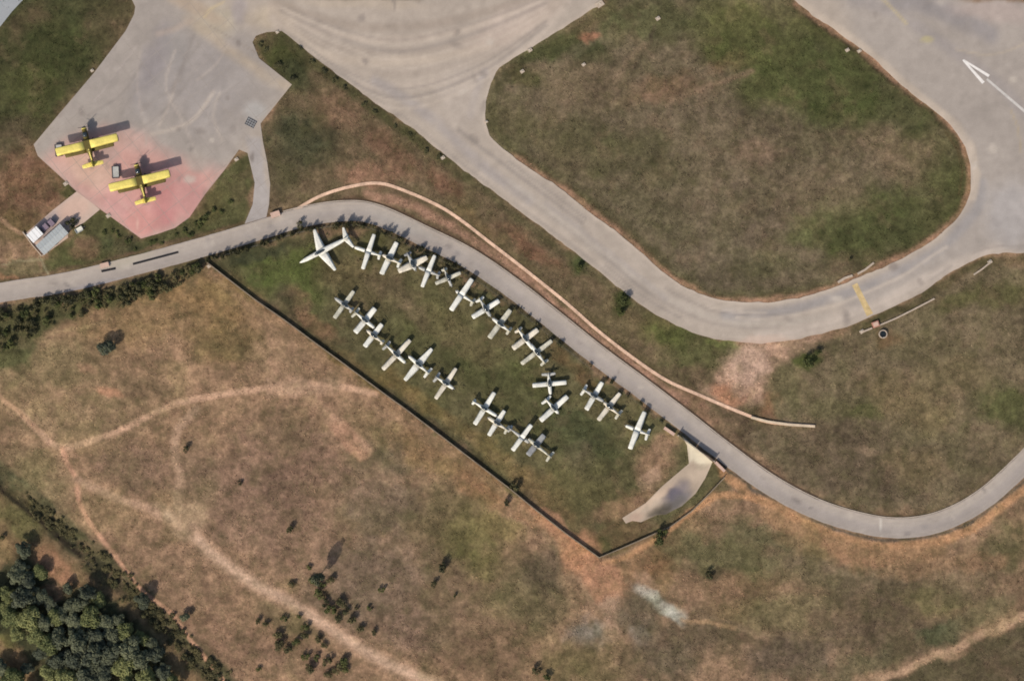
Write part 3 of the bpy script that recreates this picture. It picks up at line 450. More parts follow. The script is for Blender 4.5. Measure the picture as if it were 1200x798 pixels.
# kerb of the road (north side, pale) and of the bend
def ribbon(name, pts, w, z0, z1, mat, kind='structure'):
    L = offset(pts, -w / 2); Rr = offset(pts, w / 2); mb = MB(); n = len(pts)
    rings = [[W(*L[i], z1), W(*Rr[i], z1), W(*Rr[i], z0), W(*L[i], z0)] for i in range(n)]
    mb.loft(rings)
    o = mb.build(name, mat); 
    if kind: tag(o, kind=kind)
    return o
ribbon('road_kerb', [p for p in offset(road_c, -ROADW / 2 - .9) if p[0] > 330], 1.1, -.2, .10, M['kerb'])
ribbon('footpath', north_path, 3.6, -.2, .02, simple('pink_path_concrete', (204, 170, 144), .95, .34, .4))
ribbon('drain_gutter', [p for p in offset(road_c, -ROADW / 2 - 2.6) if p[0] > 395 and p[0] < 960], 1.6, -.3, -.045, simple('gutter_soil', (84, 66, 50), .95, .3, .5))

# ------------------------------------------------------------------ painted markings
def poly_sheet(name, pts, z, mat, kind=None):
    a = sum(pts[i][0] * pts[(i + 1) % len(pts)][1] - pts[(i + 1) % len(pts)][0] * pts[i][1] for i in range(len(pts)))
    if a > 0: pts = pts[::-1]
    o = MB().add([W(*p, z) for p in pts], [tuple(range(len(pts)))]).build(name, mat); tag(o, kind=kind or 'structure'); return o
mb = MB()
def strip(mb, p, q, w0, w1, z):
    p = np.array(p, float); q = np.array(q, float); t = (q - p) / np.linalg.norm(q - p); nn = np.array([-t[1], t[0]])
    pts = [p + nn * w0 / 2, p - nn * w0 / 2, q - nn * w1 / 2, q + nn * w1 / 2]
    mb.add([W(*a, z) for a in pts], [(0, 1, 2, 3)])
strip(mb, (1128.5, 70.5), (1152.5, 97.5), 2.2, 3.8, .006); strip(mb, (1129.5, 71), (1159, 89.5), 2.0, 3.4, .010)
tag(mb.build('arrow_marking', M['roadwhite']), kind='structure')
mb = MB(); strip(mb, (1156.5, 93), (1215, 143), 2.6, 3.2, .006); tag(mb.build('line_marking', M['roadwhite2']), kind='structure')
mb = MB(); strip(mb, (1001.5, 333), (1009, 348), 7, 6.5, .006); strip(mb, (1009, 348), (1019.5, 369), 6.5, 8, .006); tag(mb.build('yellow_stop_marking', M['roadyellow']), kind='structure')

# ------------------------------------------------------------------ aircraft
def ring(x, w, zb, zt, n=12, p=2.4):
    out = []; zc = (zb + zt) / 2; h = (zt - zb) / 2
    for i in range(n):
        a = 2 * math.pi * i / n; c, s = math.cos(a), math.sin(a)
        out.append((x, w * math.copysign(abs(c) ** (2 / p), c), zc + h * math.copysign(abs(s) ** (2 / p), s)))
    return out
def wing_half(mb, side, x0, cr, ct, span, sweep, z0, dih, thick=.13, y0=0.0, n=5, tipround=True):
    rings = []
    for j in range(n + 2):
        t = min(1, j / n); y = y0 + (span - y0) * t; c = cr + (ct - cr) * t; x = x0 - sweep * t; th = c * thick * (1 - .3 * t)
        if j == n + 1: y += .16; c *= .6; th *= .4; x -= .0
        z = z0 + dih * t
        pr = [(x + c * .35, z), (x + c * .25, z + th * .45), (x, z + th * .6), (x - c * .35, z + th * .3), (x - c * .65, z), (x - c * .3, z - th * .15), (x, z - th * .3), (x + c * .25, z - th * .3)]
        rr = [(a, side * y, b) for a, b in pr]; rings.append(rr if side > 0 else rr[::-1])
    mb.loft(rings); return mb
def fin(mb, pts, th):
    n = len(pts); vs_ = [(a, -th, b) for a, b in pts] + [(a, th, b) for a, b in pts]
    mb.add(vs_, [tuple(range(n))[::-1], tuple(range(n, 2 * n))] + [(i, (i + 1) % n, n + (i + 1) % n, n + i) for i in range(n)])
def wheel(parent, x, y, r, zleg, legx=0, legy=0):
    lg = MB().tube((x + legx, y * .35 + legy, zleg), (x, y, r), .06, .045, 6).build('undercarriage_leg', M['metal'], parent)
    w = MB().tube((x, y - .09, r), (x, y + .09, r), r, r, 14).build('wheel', M['tyre'], parent)
    MB().tube((x, y - .10, r), (x, y + .10, r), r * .45, r * .45, 8).build('hub', M['greyp'], w)
def propeller(parent, x, z, R, blades, rot, mat='dark'):
    p = MB()
    for b in range(blades):
        a = rot + 2 * math.pi * b / blades; R3 = Matrix.Rotation(a, 3, 'X') @ Matrix.Rotation(.35, 3, 'Z')
        c = Matrix.Rotation(a, 3, 'X') @ Vector((0, 0, R / 2)); p.box((x + c.x, c.y, z + c.z), (.16, .05, R), M4=Matrix.Rotation(a, 3, 'X') @ Matrix.Rotation(.9, 3, 'Z'))
    o = p.build('propeller', M[mat], parent)
    sp = MB().loft([ring(x - .12, .16, z - .16, z + .16, 8), ring(x + .1, .13, z - .13, z + .13, 8), ring(x + .25, .03, z - .03, z + .03, 8)]); sp.build('spinner', M['chalk'], o, True)
def light_aircraft(label, tA, tB, nose, tail, kind='low', stab=11, cr=1.5, ct=1.3, fw=.55, wm='white', fm='white', sm=None, name='light_aircraft', prop=True, group='white aircraft parked in the grass yard'):
    a, b, n, t = [np.array(W(*q)[:2]) for q in (tA, tB, nose, tail)]
    c = (a + b) / 2; wv = (b - a); span = np.linalg.norm(wv) / 2; wv /= np.linalg.norm(wv); u = np.array([-wv[1], wv[0]]); v = (n - t) / np.linalg.norm(n - t)
    if u @ v < 0: u = -u
    h = u * .6 + v * .4; h /= np.linalg.norm(h); side = np.array([-h[1], h[0]])
    fc = (n + t) / 2; lat = ((fc - c) @ side) * .5; c = c + side * lat
    xn = max(1.6, (n - c) @ h); xt = min(-3.2, (t - c) @ h); L = xn - xt
    px, py = c[0] / S + 600, 399 - c[1] / S
    cr *= 1.12; ct *= 1.12
    root = empty(name, (c[0], c[1], gz1(px, py) - .01), math.atan2(h[1], h[0])); tag(root, label, 'aircraft', group)
    sm = sm or wm; hw = kind == 'high'; d = xn / 2.6
    if kind == 'jet':
        secs = [(xn, .06, 1.25, 1.4), (xn - .7, .35, 1.05, 1.6), (xn - 2, .6, .9, 1.9), (1.2, .72, .85, 2.05), (-.5, .85, .85, 2.1), (-2.5, .8, .9, 2.1), (xt + 2.5, .62, 1.05, 2.05), (xt + .8, .42, 1.25, 1.95), (xt, .3, 1.35, 1.85)]
    elif hw:
        secs = [(xn, .28, 1.0, 1.45), (xn - .15, .42, .85, 1.6), (xn - 1.0, fw * .95, .75, 1.68), (.95, fw, .7, 1.75), (.45, fw, .68, 2.25), (-.9, fw, .7, 2.28), (-1.7, fw * .85, .8, 2.0), (xt * .55 - .7, fw * .5, 1.0, 1.75), (xt + .3, .13, 1.2, 1.55), (xt, .06, 1.25, 1.5)]
    else:
        secs = [(xn, .26, .95, 1.4), (xn - .15, .42, .8, 1.55), (xn - 1.1, fw * .95, .7, 1.62), (.4, fw, .66, 1.68), (-.8, fw, .68, 1.72), (-1.8, fw * .8, .78, 1.66), (xt * .55 - .8, fw * .5, .95, 1.6), (xt + .3, .14, 1.15, 1.5), (xt, .06, 1.2, 1.45)]
    MB().loft([ring(x, w, zb, zt) for x, w, zb, zt in sorted(secs, key=lambda q: -q[0])]).build('fuselage', M[fm], root, True)
    if kind == 'jet':
        MB().loft([ring(1.9, .12, 1.75, 2.0, 10), ring(1.4, .38, 1.75, 2.38, 10), (ring(.3, .42, 1.8, 2.5, 10)), ring(-.9, .36, 1.8, 2.4, 10), ring(-1.6, .12, 1.8, 2.1, 10)]).build('canopy', M['glass'], root, True)
    elif hw:
        ws = MB().loft([ring(.98, fw * .9, 1.70, 1.80, 10), ring(.72, fw * 1.02, 1.6, 2.1, 10), ring(.44, fw * 1.03, 1.6, 2.27, 10)]); ws.build('windscreen', M['glass'], root, True)
        for s in (-1, 1): MB().box((-.25, s * (fw + .005), 1.92), (1.3, .03, .38)).build('side_window', M['glass'], root)
    else:
        MB().loft([ring(.75, .1, 1.55, 1.72, 10), ring(.35, fw * .8, 1.5, 2.05, 10), ring(-.3, fw * .85, 1.5, 2.22, 10), ring(-1.0, fw * .75, 1.5, 2.08, 10), ring(-1.6, .1, 1.5, 1.75, 10)]).build('canopy', M['glass'], root, True)
    zw = 2.3 if hw else (1.35 if kind == 'jet' else .95); dih = .12 if hw else (.25 if kind == 'jet' else .45)
    for s in (-1, 1):
        w = wing_half(MB(), s, 0, cr, ct, span - .16, (cr - ct) * .2 + (.9 if kind == 'jet' else 0), zw, dih, y0=0.02 if hw else fw * .6).build('wing', M[wm], root, True)
        y1, y2 = span * .55, span * .93
        zf = zw + dih * (y1 + y2) / 2 / span + .02
        MB().box((-(cr + ct) / 2 * .55 - .0, s * (y1 + y2) / 2, zf + .015), (.035, y2 - y1, .03)).build('aileron_hinge', M['greyp'], w)
        if hw: MB().tube((.1, s * fw, .85), (.1, s * span * .5, zw + .02), .05, .05, 6).build('wing_strut', M['metal'], root)
        if False: MB().loft([ring(1.4, .05, zw + .2, zw + .3, 8), ring(.7, .22, zw + .02, zw + .46, 8), ring(-.8, .24, zw, zw + .48, 8), ring(-1.9, .05, zw + .2, zw + .3, 8)]).build('tip_tank', M['chalk'], w, True, loc=(-.7, s * (span - .1), 0))
    hs = stab * S / 2; zt = 1.42 if kind != 'jet' else 2.0
    for s in (-1, 1): wing_half(MB(), s, xt + .55, 1.0 if kind != 'jet' else 1.9, .75, hs, .2 if kind != 'jet' else .9, zt, .02, .1, .05, 3).build('tailplane', M[sm], root, True)
    f = MB()
    if kind == 'jet': fin(f, [(xt + 2.0, 1.8), (xt + .5, 3.9), (xt - .5, 3.9), (xt + .1, 1.7)], .09)
    else: fin(f, [(xt + 1.5, 1.5), (xt + .7, 2.4), (xt + .15, 2.55), (xt - .25, 2.5), (xt - .15, 1.3)], .06)
    f.build('fin', M[sm], root)
    if kind != 'jet':
        if prop: propeller(root, xn + .1, 1.2, .95, 2, random.uniform(.3, 1.2))
        MB().tube((xn - .5, -.3, .85), (xn - .9, -.34, .72), .06, .06, 6).build('exhaust_pipe', M['dark'], root)
    wheel(root, max(1.0, xn - .75), 0, .19, .9); wheel(root, -.35, 1.15, .22, .85); wheel(root, -.35, -1.15, .22, .85)
    return root

E = light_aircraft
PL = [
 dict(label='long white jet with tapered wings at the far left end of the roadside row', tA=(361.5, 270), tB=(388, 317), nose=(352, 309), tail=(409, 283), kind='jet', stab=25, cr=2.7, ct=.8, name='parked_jet', wm='white', fm='white', prop=False),
 dict(label='white high-wing light aircraft parked directly beside the tail of the white jet', tA=(438, 274), tB=(425.5, 315), nose=(416, 290), tail=(446, 301), kind='high', stab=9, cr=1.45, ct=1.0, wm='white'),
 dict(label='chunky white light aircraft third from the left in the roadside row', tA=(464, 283), tB=(447, 321), nose=(449, 299), tail=(469, 310), kind='low', stab=10, cr=1.7, ct=1.3, wm='white', fm='cream'),
 dict(label='pinkish white light aircraft whose wing runs flat and almost touches its neighbour', tA=(468, 319), tB=(502, 303), nose=(487, 317), tail=(477, 297), kind='low', stab=8, cr=2.2, ct=1.4, fw=.7, wm='cream', fm='chalk', sm='greyp'),
 dict(label='slim white high-wing aircraft with a steeply slanted wing, nearest the dark road shadow', tA=(509.5, 299), tB=(494, 336), nose=(491, 314), tail=(515, 323), kind='high', stab=8, cr=1.4, ct=1.0, fm='chalk', sm='chalk'),
 dict(label='small grey-white aircraft with short fuselage and thin fin left of the widest straight wing', tA=(510, 333), tB=(540, 321), nose=(530, 335), tail=(521, 316), kind='low', stab=6, cr=1.25, ct=1.0, fw=.42, wm='dirty', fm='chalk'),
 dict(label='bright white high-wing aircraft with one long straight wing hiding its nose', tA=(552.5, 326.5), tB=(528, 363.5), nose=(535, 341), tail=(555, 355), kind='high', stab=9, cr=1.6, ct=1.35, sm='dirty', fm='white'),
 dict(label='white low-wing aircraft with cream nose cowling right of the long straight wing', tA=(585.5, 352.5), tB=(554.5, 373), nose=(574, 371), tail=(562, 350), kind='low', stab=10, cr=1.5, ct=1.3, fm='chalk'),
 dict(label='white aircraft with cream right wing, ninth along the roadside row', tA=(598, 362), tB=(573, 395), nose=(577, 374), tail=(597, 389), kind='low', stab=9, cr=1.5, ct=1.35, wm='dirty', fm='white'),
 dict(label='white aircraft with short stubby bright right wing, tenth along the roadside row', tA=(630, 387), tB=(601, 410), nose=(625, 409), tail=(608, 385), kind='low', stab=9, cr=1.6, ct=1.45, wm='cream', fm='white'),
 dict(label='white aircraft nose to nose with its neighbour, eleventh along the roadside row', tA=(647, 398), tB=(611, 425), nose=(621, 404), tail=(638, 426), kind='low', stab=10, cr=1.3, ct=1.1, wm='dirty', fm='white'),
 dict(label='upper aircraft of the crossed pair, its wing lying nearly level with the picture', tA=(624, 453.5), tB=(663.5, 447.5), nose=(644, 462), tail=(644, 437), kind='low', stab=15, cr=1.3, ct=1.2, sm='chalk'),
 dict(label='lower aircraft of the crossed pair with a wide diagonal wing', tA=(665, 464.5), tB=(634, 494), nose=(654, 484), tail=(640, 467), kind='low', stab=13, cr=1.6, ct=1.4, fm='white'),
 dict(label='white low-wing aircraft facing right, separated from the crossed pair by bare grass', tA=(706.5, 447), tB=(688.5, 480), nose=(706, 471), tail=(683, 456.5), kind='low', stab=13, cr=1.5, ct=1.25, fm='chalk'),
 dict(label='white low-wing aircraft facing left towards its neighbour, second from the right end of the row', tA=(725, 459), tB=(701, 492), nose=(708, 471), tail=(725, 487), kind='low', stab=12, cr=1.5, ct=1.1, wm='cream', sm='dirty', fm='cream'),
 dict(label='white high-wing aircraft at the right end of the roadside row, closest to the gate', tA=(754.5, 482), tB=(736, 525), nose=(733, 499), tail=(760, 508.5), kind='high', stab=13, cr=1.75, ct=1.25),
 dict(label='worn aircraft with dull wings and white nose, first at the left of the inner row', tA=(415, 341), tB=(391, 372), nose=(393, 350), tail=(410, 361), kind='low', stab=6, cr=1.3, ct=1.1, wm='dirty', fm='chalk', sm='chalk'),
 dict(label='white aircraft with pale greenish tailplane, second in the inner row', tA=(441, 361), tB=(418, 390), nose=(438, 385), tail=(416, 366), kind='low', stab=13, cr=1.6, ct=1.5, sm='dirty', fm='white'),
 dict(label='cream aircraft with one bright wing tucked under its neighbour, third in the inner row', tA=(447, 379), tB=(427, 406), nose=(431, 387), tail=(449, 402), kind='low', stab=5, cr=1.5, ct=1.3, wm='white', fm='cream', sm='cream'),
 dict(label='white aircraft with long thin wings, fourth in the inner row', tA=(482, 399), tB=(449.5, 433), nose=(475, 425), tail=(452, 404.5), kind='low', stab=12, cr=1.5, ct=1.2, sm='chalk', wm='cream', fm='white'),
 dict(label='white aircraft with broad tapered left wing, fifth in the inner row', tA=(505, 408), tB=(473, 445), nose=(480, 417), tail=(503, 437), kind='low', stab=13, cr=2.0, ct=1.0),
 dict(label='white aircraft tail to tail with its neighbour, sixth in the inner row', tA=(536, 431), tB=(512, 467), nose=(531, 456), tail=(510.5, 442), kind='low', stab=12, cr=1.5, ct=1.0, wm='cream', sm='chalk'),
 dict(label='white aircraft facing right after the wide gap in the inner row', tA=(581, 460), tB=(557, 497), nose=(582, 487), tail=(554, 471), kind='low', stab=6, cr=1.5, ct=1.2, fm='white'),
 dict(label='small white aircraft with short wings nestled below its neighbour in the inner row', tA=(591, 480), tB=(572, 509), nose=(572, 490), tail=(595, 504), kind='low', stab=10, cr=1.5, ct=1.1, fm='cream', sm='dirty', wm='white'),
 dict(label='white high-wing aircraft second from the right end of the inner row', tA=(623, 497), tB=(602, 528), nose=(619, 519), tail=(597, 501), kind='high', stab=8, cr=1.4, ct=1.2, fm='chalk', sm='chalk'),
 dict(label='wrecked dull grey aircraft at the right end of the inner row', tA=(638, 507), tB=(619, 531), nose=(618, 515), tail=(644, 537), kind='low', stab=13, cr=1.7, ct=1.5, wm='greyp', fm='dirty', sm='dirty', prop=False),
]
for d in PL: E(**d)
SHADE_WEED_SPOTS = [((d['tA'][0] + d['tB'][0]) / 2, (d['tA'][1] + d['tB'][1]) / 2) for d in PL]

def biplane(label, c, tL, tR, nose, tail):
    a, b, n, t = [np.array(W(*q)[:2]) for q in (tL, tR, nose, tail)]
    c = (a + b) / 2; wv = (b - a); span = np.linalg.norm(wv) / 2; wv /= np.linalg.norm(wv); h = np.array([-wv[1], wv[0]]); v = (n - t) / np.linalg.norm(n - t)
    if h @ v < 0: h = -h
    h = h * .7 + v * .3; h /= np.linalg.norm(h); xn, xt = (n - c) @ h, (t - c) @ h
    root = empty('biplane', (c[0], c[1], 0), math.atan2(h[1], h[0])); tag(root, label, 'biplane', 'yellow biplanes on the apron')
    secs = [(xn, .5, 1.6, 2.8), (xn - .3, .72, 1.3, 3.0), (xn - 1.2, .74, 1.2, 3.05), (xn - 1.5, .8, 1.1, 3.1), (1.0, .9, .95, 3.15), (-1.8, .9, .9, 3.1), (-3.0, .6, 1.0, 2.7), (xt + 1.5, .34, 1.05, 2.1), (xt, .12, 1.2, 1.7)]
    fz = MB().loft([ring(x, w, zb, zt) for x, w, zb, zt in secs]).build('fuselage', M['olive'], root, True)
    MB().box(((xt - 1.6) / 2 - .5, 0, 0), (.01, .01, .01))
    sp = MB()
    sp.loft([[(-1.4, -.16, 3.16), (-1.4, .16, 3.16), (-1.4, .16, 3.0), (-1.4, -.16, 3.0)], [(-3.0, -.16, 2.76), (-3.0, .16, 2.76), (-3.0, .16, 2.5), (-3.0, -.16, 2.5)], [(xt + 1.5, -.15, 2.17), (xt + 1.5, .15, 2.17), (xt + 1.5, .15, 2.0), (xt + 1.5, -.15, 2.0)], [(xt + .3, -.1, 1.84), (xt + .3, .1, 1.84), (xt + .3, .1, 1.6), (xt + .3, -.1, 1.6)]]).build('spine_stripe', M['yellow'], root)
    MB().loft([ring(xn - .25, .74, 1.28, 3.02), ring(xn - .55, .78, 1.24, 3.08)]).build('engine_cowling', M['yellow'], root, True)
    MB().loft([ring(xn - 1.45, .55, 2.9, 3.15, 10), ring(xn - 1.9, .7, 2.6, 3.6, 10), ring(xn - 2.7, .66, 2.6, 3.62, 10), ring(xn - 2.95, .5, 2.7, 3.3, 10)]).build('cockpit_canopy', M['glass'], root, True)
    for s in (-1, 1):
        up = wing_half(MB(), s, .25, 2.55, 2.45, span - .16, 0, 3.72, .2, .10, .95).build('upper_wing', M['yellow'], root, True)
        lo = wing_half(MB(), s, -.85, 2.0, 1.9, span * .78, 0, 1.35, .18, .11, .7).build('lower_wing', M['olive'], root, True)
        for x in (.5, -1.2): MB().tube((x, s * span * .6, 1.5), (x + .4, s * span * .6, 3.75), .07, .07, 6).build('wing_strut', M['yellow'], root)
        MB().box((-1.42, s * span * .68, 3.97), (.05, span * .4, .02)).build('aileron_hinge', M['olive'], up)
        wing_half(MB(), s, xt + .8, 1.5, 1.1, 3.0, .25, 1.75, .03, .09, .1, 3).build('tailplane', M['yellow'], root, True)
        wheel(root, 1.6, s * 1.5, .4, 1.3)
    MB().loft([[(.25 + x, y, z) for x, y, z in ((.9, sy * .95, 3.82), (.9, sy * .95, 3.62), (-1.55, sy * .95, 3.68), (-1.55, sy * .95, 3.78))] for sy in (-1, 1)]).build('wing_centre_section', M['olive'], root)
    f = MB(); fin(f, [(xt + 1.9, 1.9), (xt + .9, 3.5), (xt + .3, 3.75), (xt - .45, 3.6), (xt - .4, 1.4)], .08); f.build('fin', M['yellow'], root)
    propeller(root, xn + .12, 2.2, 1.75, 4, .4)
    wheel(root, xt + .6, 0, .2, 1.1)
    return root
biplane('yellow biplane on grey concrete, left one of the two', None, (69, 180), (140.5, 161.5), (101.5, 150), (111, 195))
biplane('yellow biplane on pink concrete, lower right one of the two', None, (131, 222), (201, 203), (162, 193), (170, 238))

def equipment_cart(label, x, y, rot, w, l):
    root = empty('ground_cart', W(x, y, 0), rot); tag(root, label, 'cart', 'low carts beside the biplanes')
    MB().box((0, 0, .55), (l, w, .1)).build('deck', M['chalk'], root)
    rr = MB()
    for a, b, c_, d in ((0, w / 2, l + .1, .22), (0, -w / 2, l + .1, .22), (l / 2, 0, .22, w), (-l / 2, 0, .22, w)): rr.box((a, b, .62), (c_, d, .2))
    rr.build('edge_rail', M['dark'], root)
    for a in (-1, 1):
        for b in (-1, 1): MB().tube((a * l * .35, b * w * .42 - .1, .25), (a * l * .35, b * w * .42 + .1, .25), .25, .25, 12).build('wheel', M['tyre'], root)
    MB().tube((l / 2, 0, .5), (l / 2 + 1.0, 0, .3), .05, .05, 6).build('tow_bar', M['metal'], root)
equipment_cart('low grey cart with dark rails above the left wing of the pink-pad biplane', 136, 202, math.radians(93), 2.0, 3.4)
equipment_cart('low cart mostly under the left wingtip of the grey-pad biplane', 69.5, 176.5, math.radians(96), 2.0, 3.4)

# ------------------------------------------------------------------ building by the apron
def wall_frame(p0, p1): return W(*p0), W(*p1)
def hut(name, label, cen, rz, L, Wd, hgt, roofmat, gable=0.0, wallmat='render', cat='building', overhang=.25):
    root = empty(name, W(*cen, -.05), rz); tag(root, label, cat)
    MB().box((0, 0, hgt / 2), (L, Wd, hgt)).build('wall', M[wallmat], root)
    r = MB(); a, b = L / 2 + overhang, Wd / 2 + overhang
    if gable:
        r.loft([[(x, -b, hgt + .02), (x, 0, hgt + gable), (x, b, hgt + .02), (x, b, hgt + .1), (x, 0, hgt + gable + .1), (x, -b, hgt + .1)] for x in (-a, a)])
    else:
        r.box((0, 0, hgt + .1), (2 * a, 2 * b, .2))
    ro = r.build('roof', M[roofmat], root)
    ribs = MB(); n = int(L / .9)
    for i in range(n):
        x = -a + (i + .5) * 2 * a / n
        if gable:
            for s in (-1, 1): ribs.add([(x - .04, 0, hgt + gable + .13), (x + .04, 0, hgt + gable + .13), (x + .04, s * b, hgt + .13), (x - .04, s * b, hgt + .13)], [(0, 1, 2, 3)] if s < 0 else [(3, 2, 1, 0)])
        else: ribs.box((x, 0, hgt + .215), (.07, 2 * b, .03))
    ribs.build('roof_seam', M['chalk'], ro)
    dr = MB().box((0, -Wd / 2 - .02, 1.02), (1.0, .06, 2.0)).build('door', M['door'], root); MB().box((.38, -Wd / 2 - .07, 1.0), (.12, .04, .04)).build('handle', M['metal'], dr)
    for s in (-1, 1):
        if L < 3.5: continue
        w = MB().box((s * L * .3, -Wd / 2 - .02, 1.5), (.9, .06, .8)).build('window', M['metal'], root); MB().box((s * L * .3, -Wd / 2 - .055, 1.5), (.78, .02, .68)).build('pane', M['glass'], w)
    return root
ang = math.radians(42)
hut('long_shed', 'long shed with pale grey sheet roof beside the pink forecourt', (63, 281), ang, 9.0, 3.2, 2.3, 'roofgrey', .35)
hut('white_hut', 'small hut with bright white flat roof left of the long grey shed', (43, 275.5), ang, 3.4, 2.6, 2.4, 'roofwhite')
def tank(label, x, y, w, l, hh, rz):
    root = empty('storage_box', W(x, y, -.02), rz); tag(root, label, 'box', 'mauve storage boxes in the building yard')
    MB().box((0, 0, .12), (w, l, .14)).build('pallet', M['trunk'], root); b = MB().box((0, 0, .2 + hh / 2), (w, l, hh)).build('body', M['mauve'], root)
    MB().box((0, 0, .24 + hh), (w + .1, l + .1, .1)).build('lid', M['mauve'], root); MB().box((0, l / 2 + .03, .1 + hh * .7), (.4, .06, .1)).build('latch', M['dark'], root)
tank('larger mauve storage box beside the white hut', 54, 266.5, 1.6, 1.6, 1.3, ang)
tank('smaller mauve storage box nearer the pink forecourt', 61, 261.5, 1.3, 1.8, 1.2, ang)
root = empty('utility_trailer', W(93, 269.5, gz1(93, 269.5)), math.radians(30)); tag(root, 'small white utility trailer on the grass below the pink forecourt', 'trailer')
MB().box((0, 0, .5), (2.2, 1.3, .12)).build('bed', M['white'], root); sdw = MB(); [sdw.box((0, s * .65, .72), (2.2, .06, .4)) for s in (-1, 1)]; sdw.build('side_board', M['white'], root)
MB().box((-1.1, 0, .72), (.06, 1.3, .4)).build('tailgate', M['white'], root); MB().tube((1.1, 0, .5), (2.0, 0, .35), .06, .06, 6).build('drawbar', M['metal'], root)
for s in (-1, 1): MB().tube((-.1, s * .75 - .08, .3), (-.1, s * .75 + .08, .3), .3, .3, 12).build('wheel', M['tyre'], root)
def low_wall(name, label, pts, h, th, mat, cat='wall', cap=None, smooth=False):
    if smooth: pts = catmull(pts, 12)
    n = len(pts); Wd_ = [W(*p) for p in pts]; org = Wd_[0].copy(); zz = [gz1(*p) for p in pts]; org.z = zz[0]
    root = empty(name, org); tag(root, label, cat)
    def prism(t2, z0, z1):
        L = offset(pts, -t2 / 2 / S); Rr = offset(pts, t2 / 2 / S)
        return MB().loft([[W(*L[i], zz[i] + z1) - org, W(*Rr[i], zz[i] + z1) - org, W(*Rr[i], zz[i] + z0) - org, W(*L[i], zz[i] + z0) - org] for i in range(n)])
    prism(th, -.25, h).build('wall_body', mat, root)
    if cap: prism(th + .12, h + .002, h + .08).build('coping', cap, root)
    return root
low_wall('perimeter_wall', 'long low concrete wall along the south-west and south sides of the aircraft yard', wall_pts, .85, .2, M['wall'], cap=M['wall'])
low_wall('low_wall', 'pale low wall around the left corner of the white hut', [(27, 272), (38, 287), (49, 300), (56, 296)], .6, .3, M['concrete'])
low_wall('low_wall', 'bright pale low wall end of the path in the right-hand field', [(880, 489), (900, 494), (925, 497.5), (955, 499.5)], .5, .7, simple('pale_masonry', (196, 176, 150), .95, .15, .5))
low_wall('low_wall', 'pale low wall running up from the brick valve box below the taxiway bend', [(1031, 381), (1050, 373), (1070, 363), (1095, 350)], .35, .45, M['concrete'])
low_wall('low_wall', 'short pale low wall below the far right taxiway edge', [(1141, 322), (1150, 316), (1160, 308)], .35, .45, M['concrete'])
low_wall('low_wall', 'short pale kerb wall at the infield edge left of the yellow stripe', [(982, 331), (990, 326), (999, 323)], .3, .7, M['concrete'])
low_wall('low_wall', 'short pale kerb wall at the infield edge right of the yellow stripe', [(1005, 321), (1014, 316), (1024, 308)], .3, .6, M['concrete'])
low_wall('gate_wall', 'pale concrete wall stub on the left of the yard gate', [(778, 501), (784, 505), (790, 509)], 1.1, .9, M['concrete_pink'])
low_wall('gate_wall', 'pale concrete wall stub on the right of the yard gate', [(838, 541), (843, 546), (849, 552)], 1.1, .8, M['concrete_pink'])
# gate
p0, p1 = W(794, 510, 0), W(836, 540, 0); gv = p1 - p0; gl = gv.length
root = empty('yard_gate', p0, math.atan2(gv.y, gv.x)); tag(root, 'closed two-leaf sheet metal gate at the yard entrance', 'gate')
for i in (0, 1):
    x0 = .2 + i * (gl / 2 - .1); x1 = x0 + gl / 2 - .3
    lf = MB().box(((x0 + x1) / 2, 0, 1.1), (x1 - x0, .04, 1.75)).build('gate_leaf', M['greyp'], root)
    fr = MB()
    for z in (.2, 1.1, 2.0): fr.box(((x0 + x1) / 2, -.045, z), (x1 - x0, .05, .08))
    for x in (x0 + .04, x1 - .04): fr.box((x, -.045, 1.1), (.08, .05, 1.72))
    fr.build('frame', M['metal'], lf)
for x in (0, gl): pp = MB().box((x, 0, 1.1), (.35, .35, 2.5)).build('gate_post', M['concrete'], root)

# wire fence between yard and road
fence_pts = [p for p in offset(road_c, 16.5) if 250 < p[0] < 782 and p[1] < 520]
def wire_fence(label, pts, h=1.5, every=3.2):
    org = W(*pts[0], gz1(*pts[0])); root = empty('wire_fence', org); tag(root, label, 'fence')
    acc = every; wires = MB(); prev = None
    for i, p in enumerate(pts):
        q = W(*p, gz1(*p)) - org
        if prev is not None: acc += (q - prev).length
        if acc >= every:
            acc = 0; MB().tube(q - Vector((0, 0, .2)), q + Vector((0, 0, h)), .05, .05, 6).build('post', M['post'], root)
        if prev is not None:
            for z in (.15, .5, .85, 1.2, h - .05): wires.tube(prev + Vector((0, 0, z)), q + Vector((0, 0, z)), .012, .012, 4, False)
        prev = q
    wires.build('wire', M['post'], root)
wire_fence('thin wire fence on posts between the parked aircraft and the road', fence_pts)

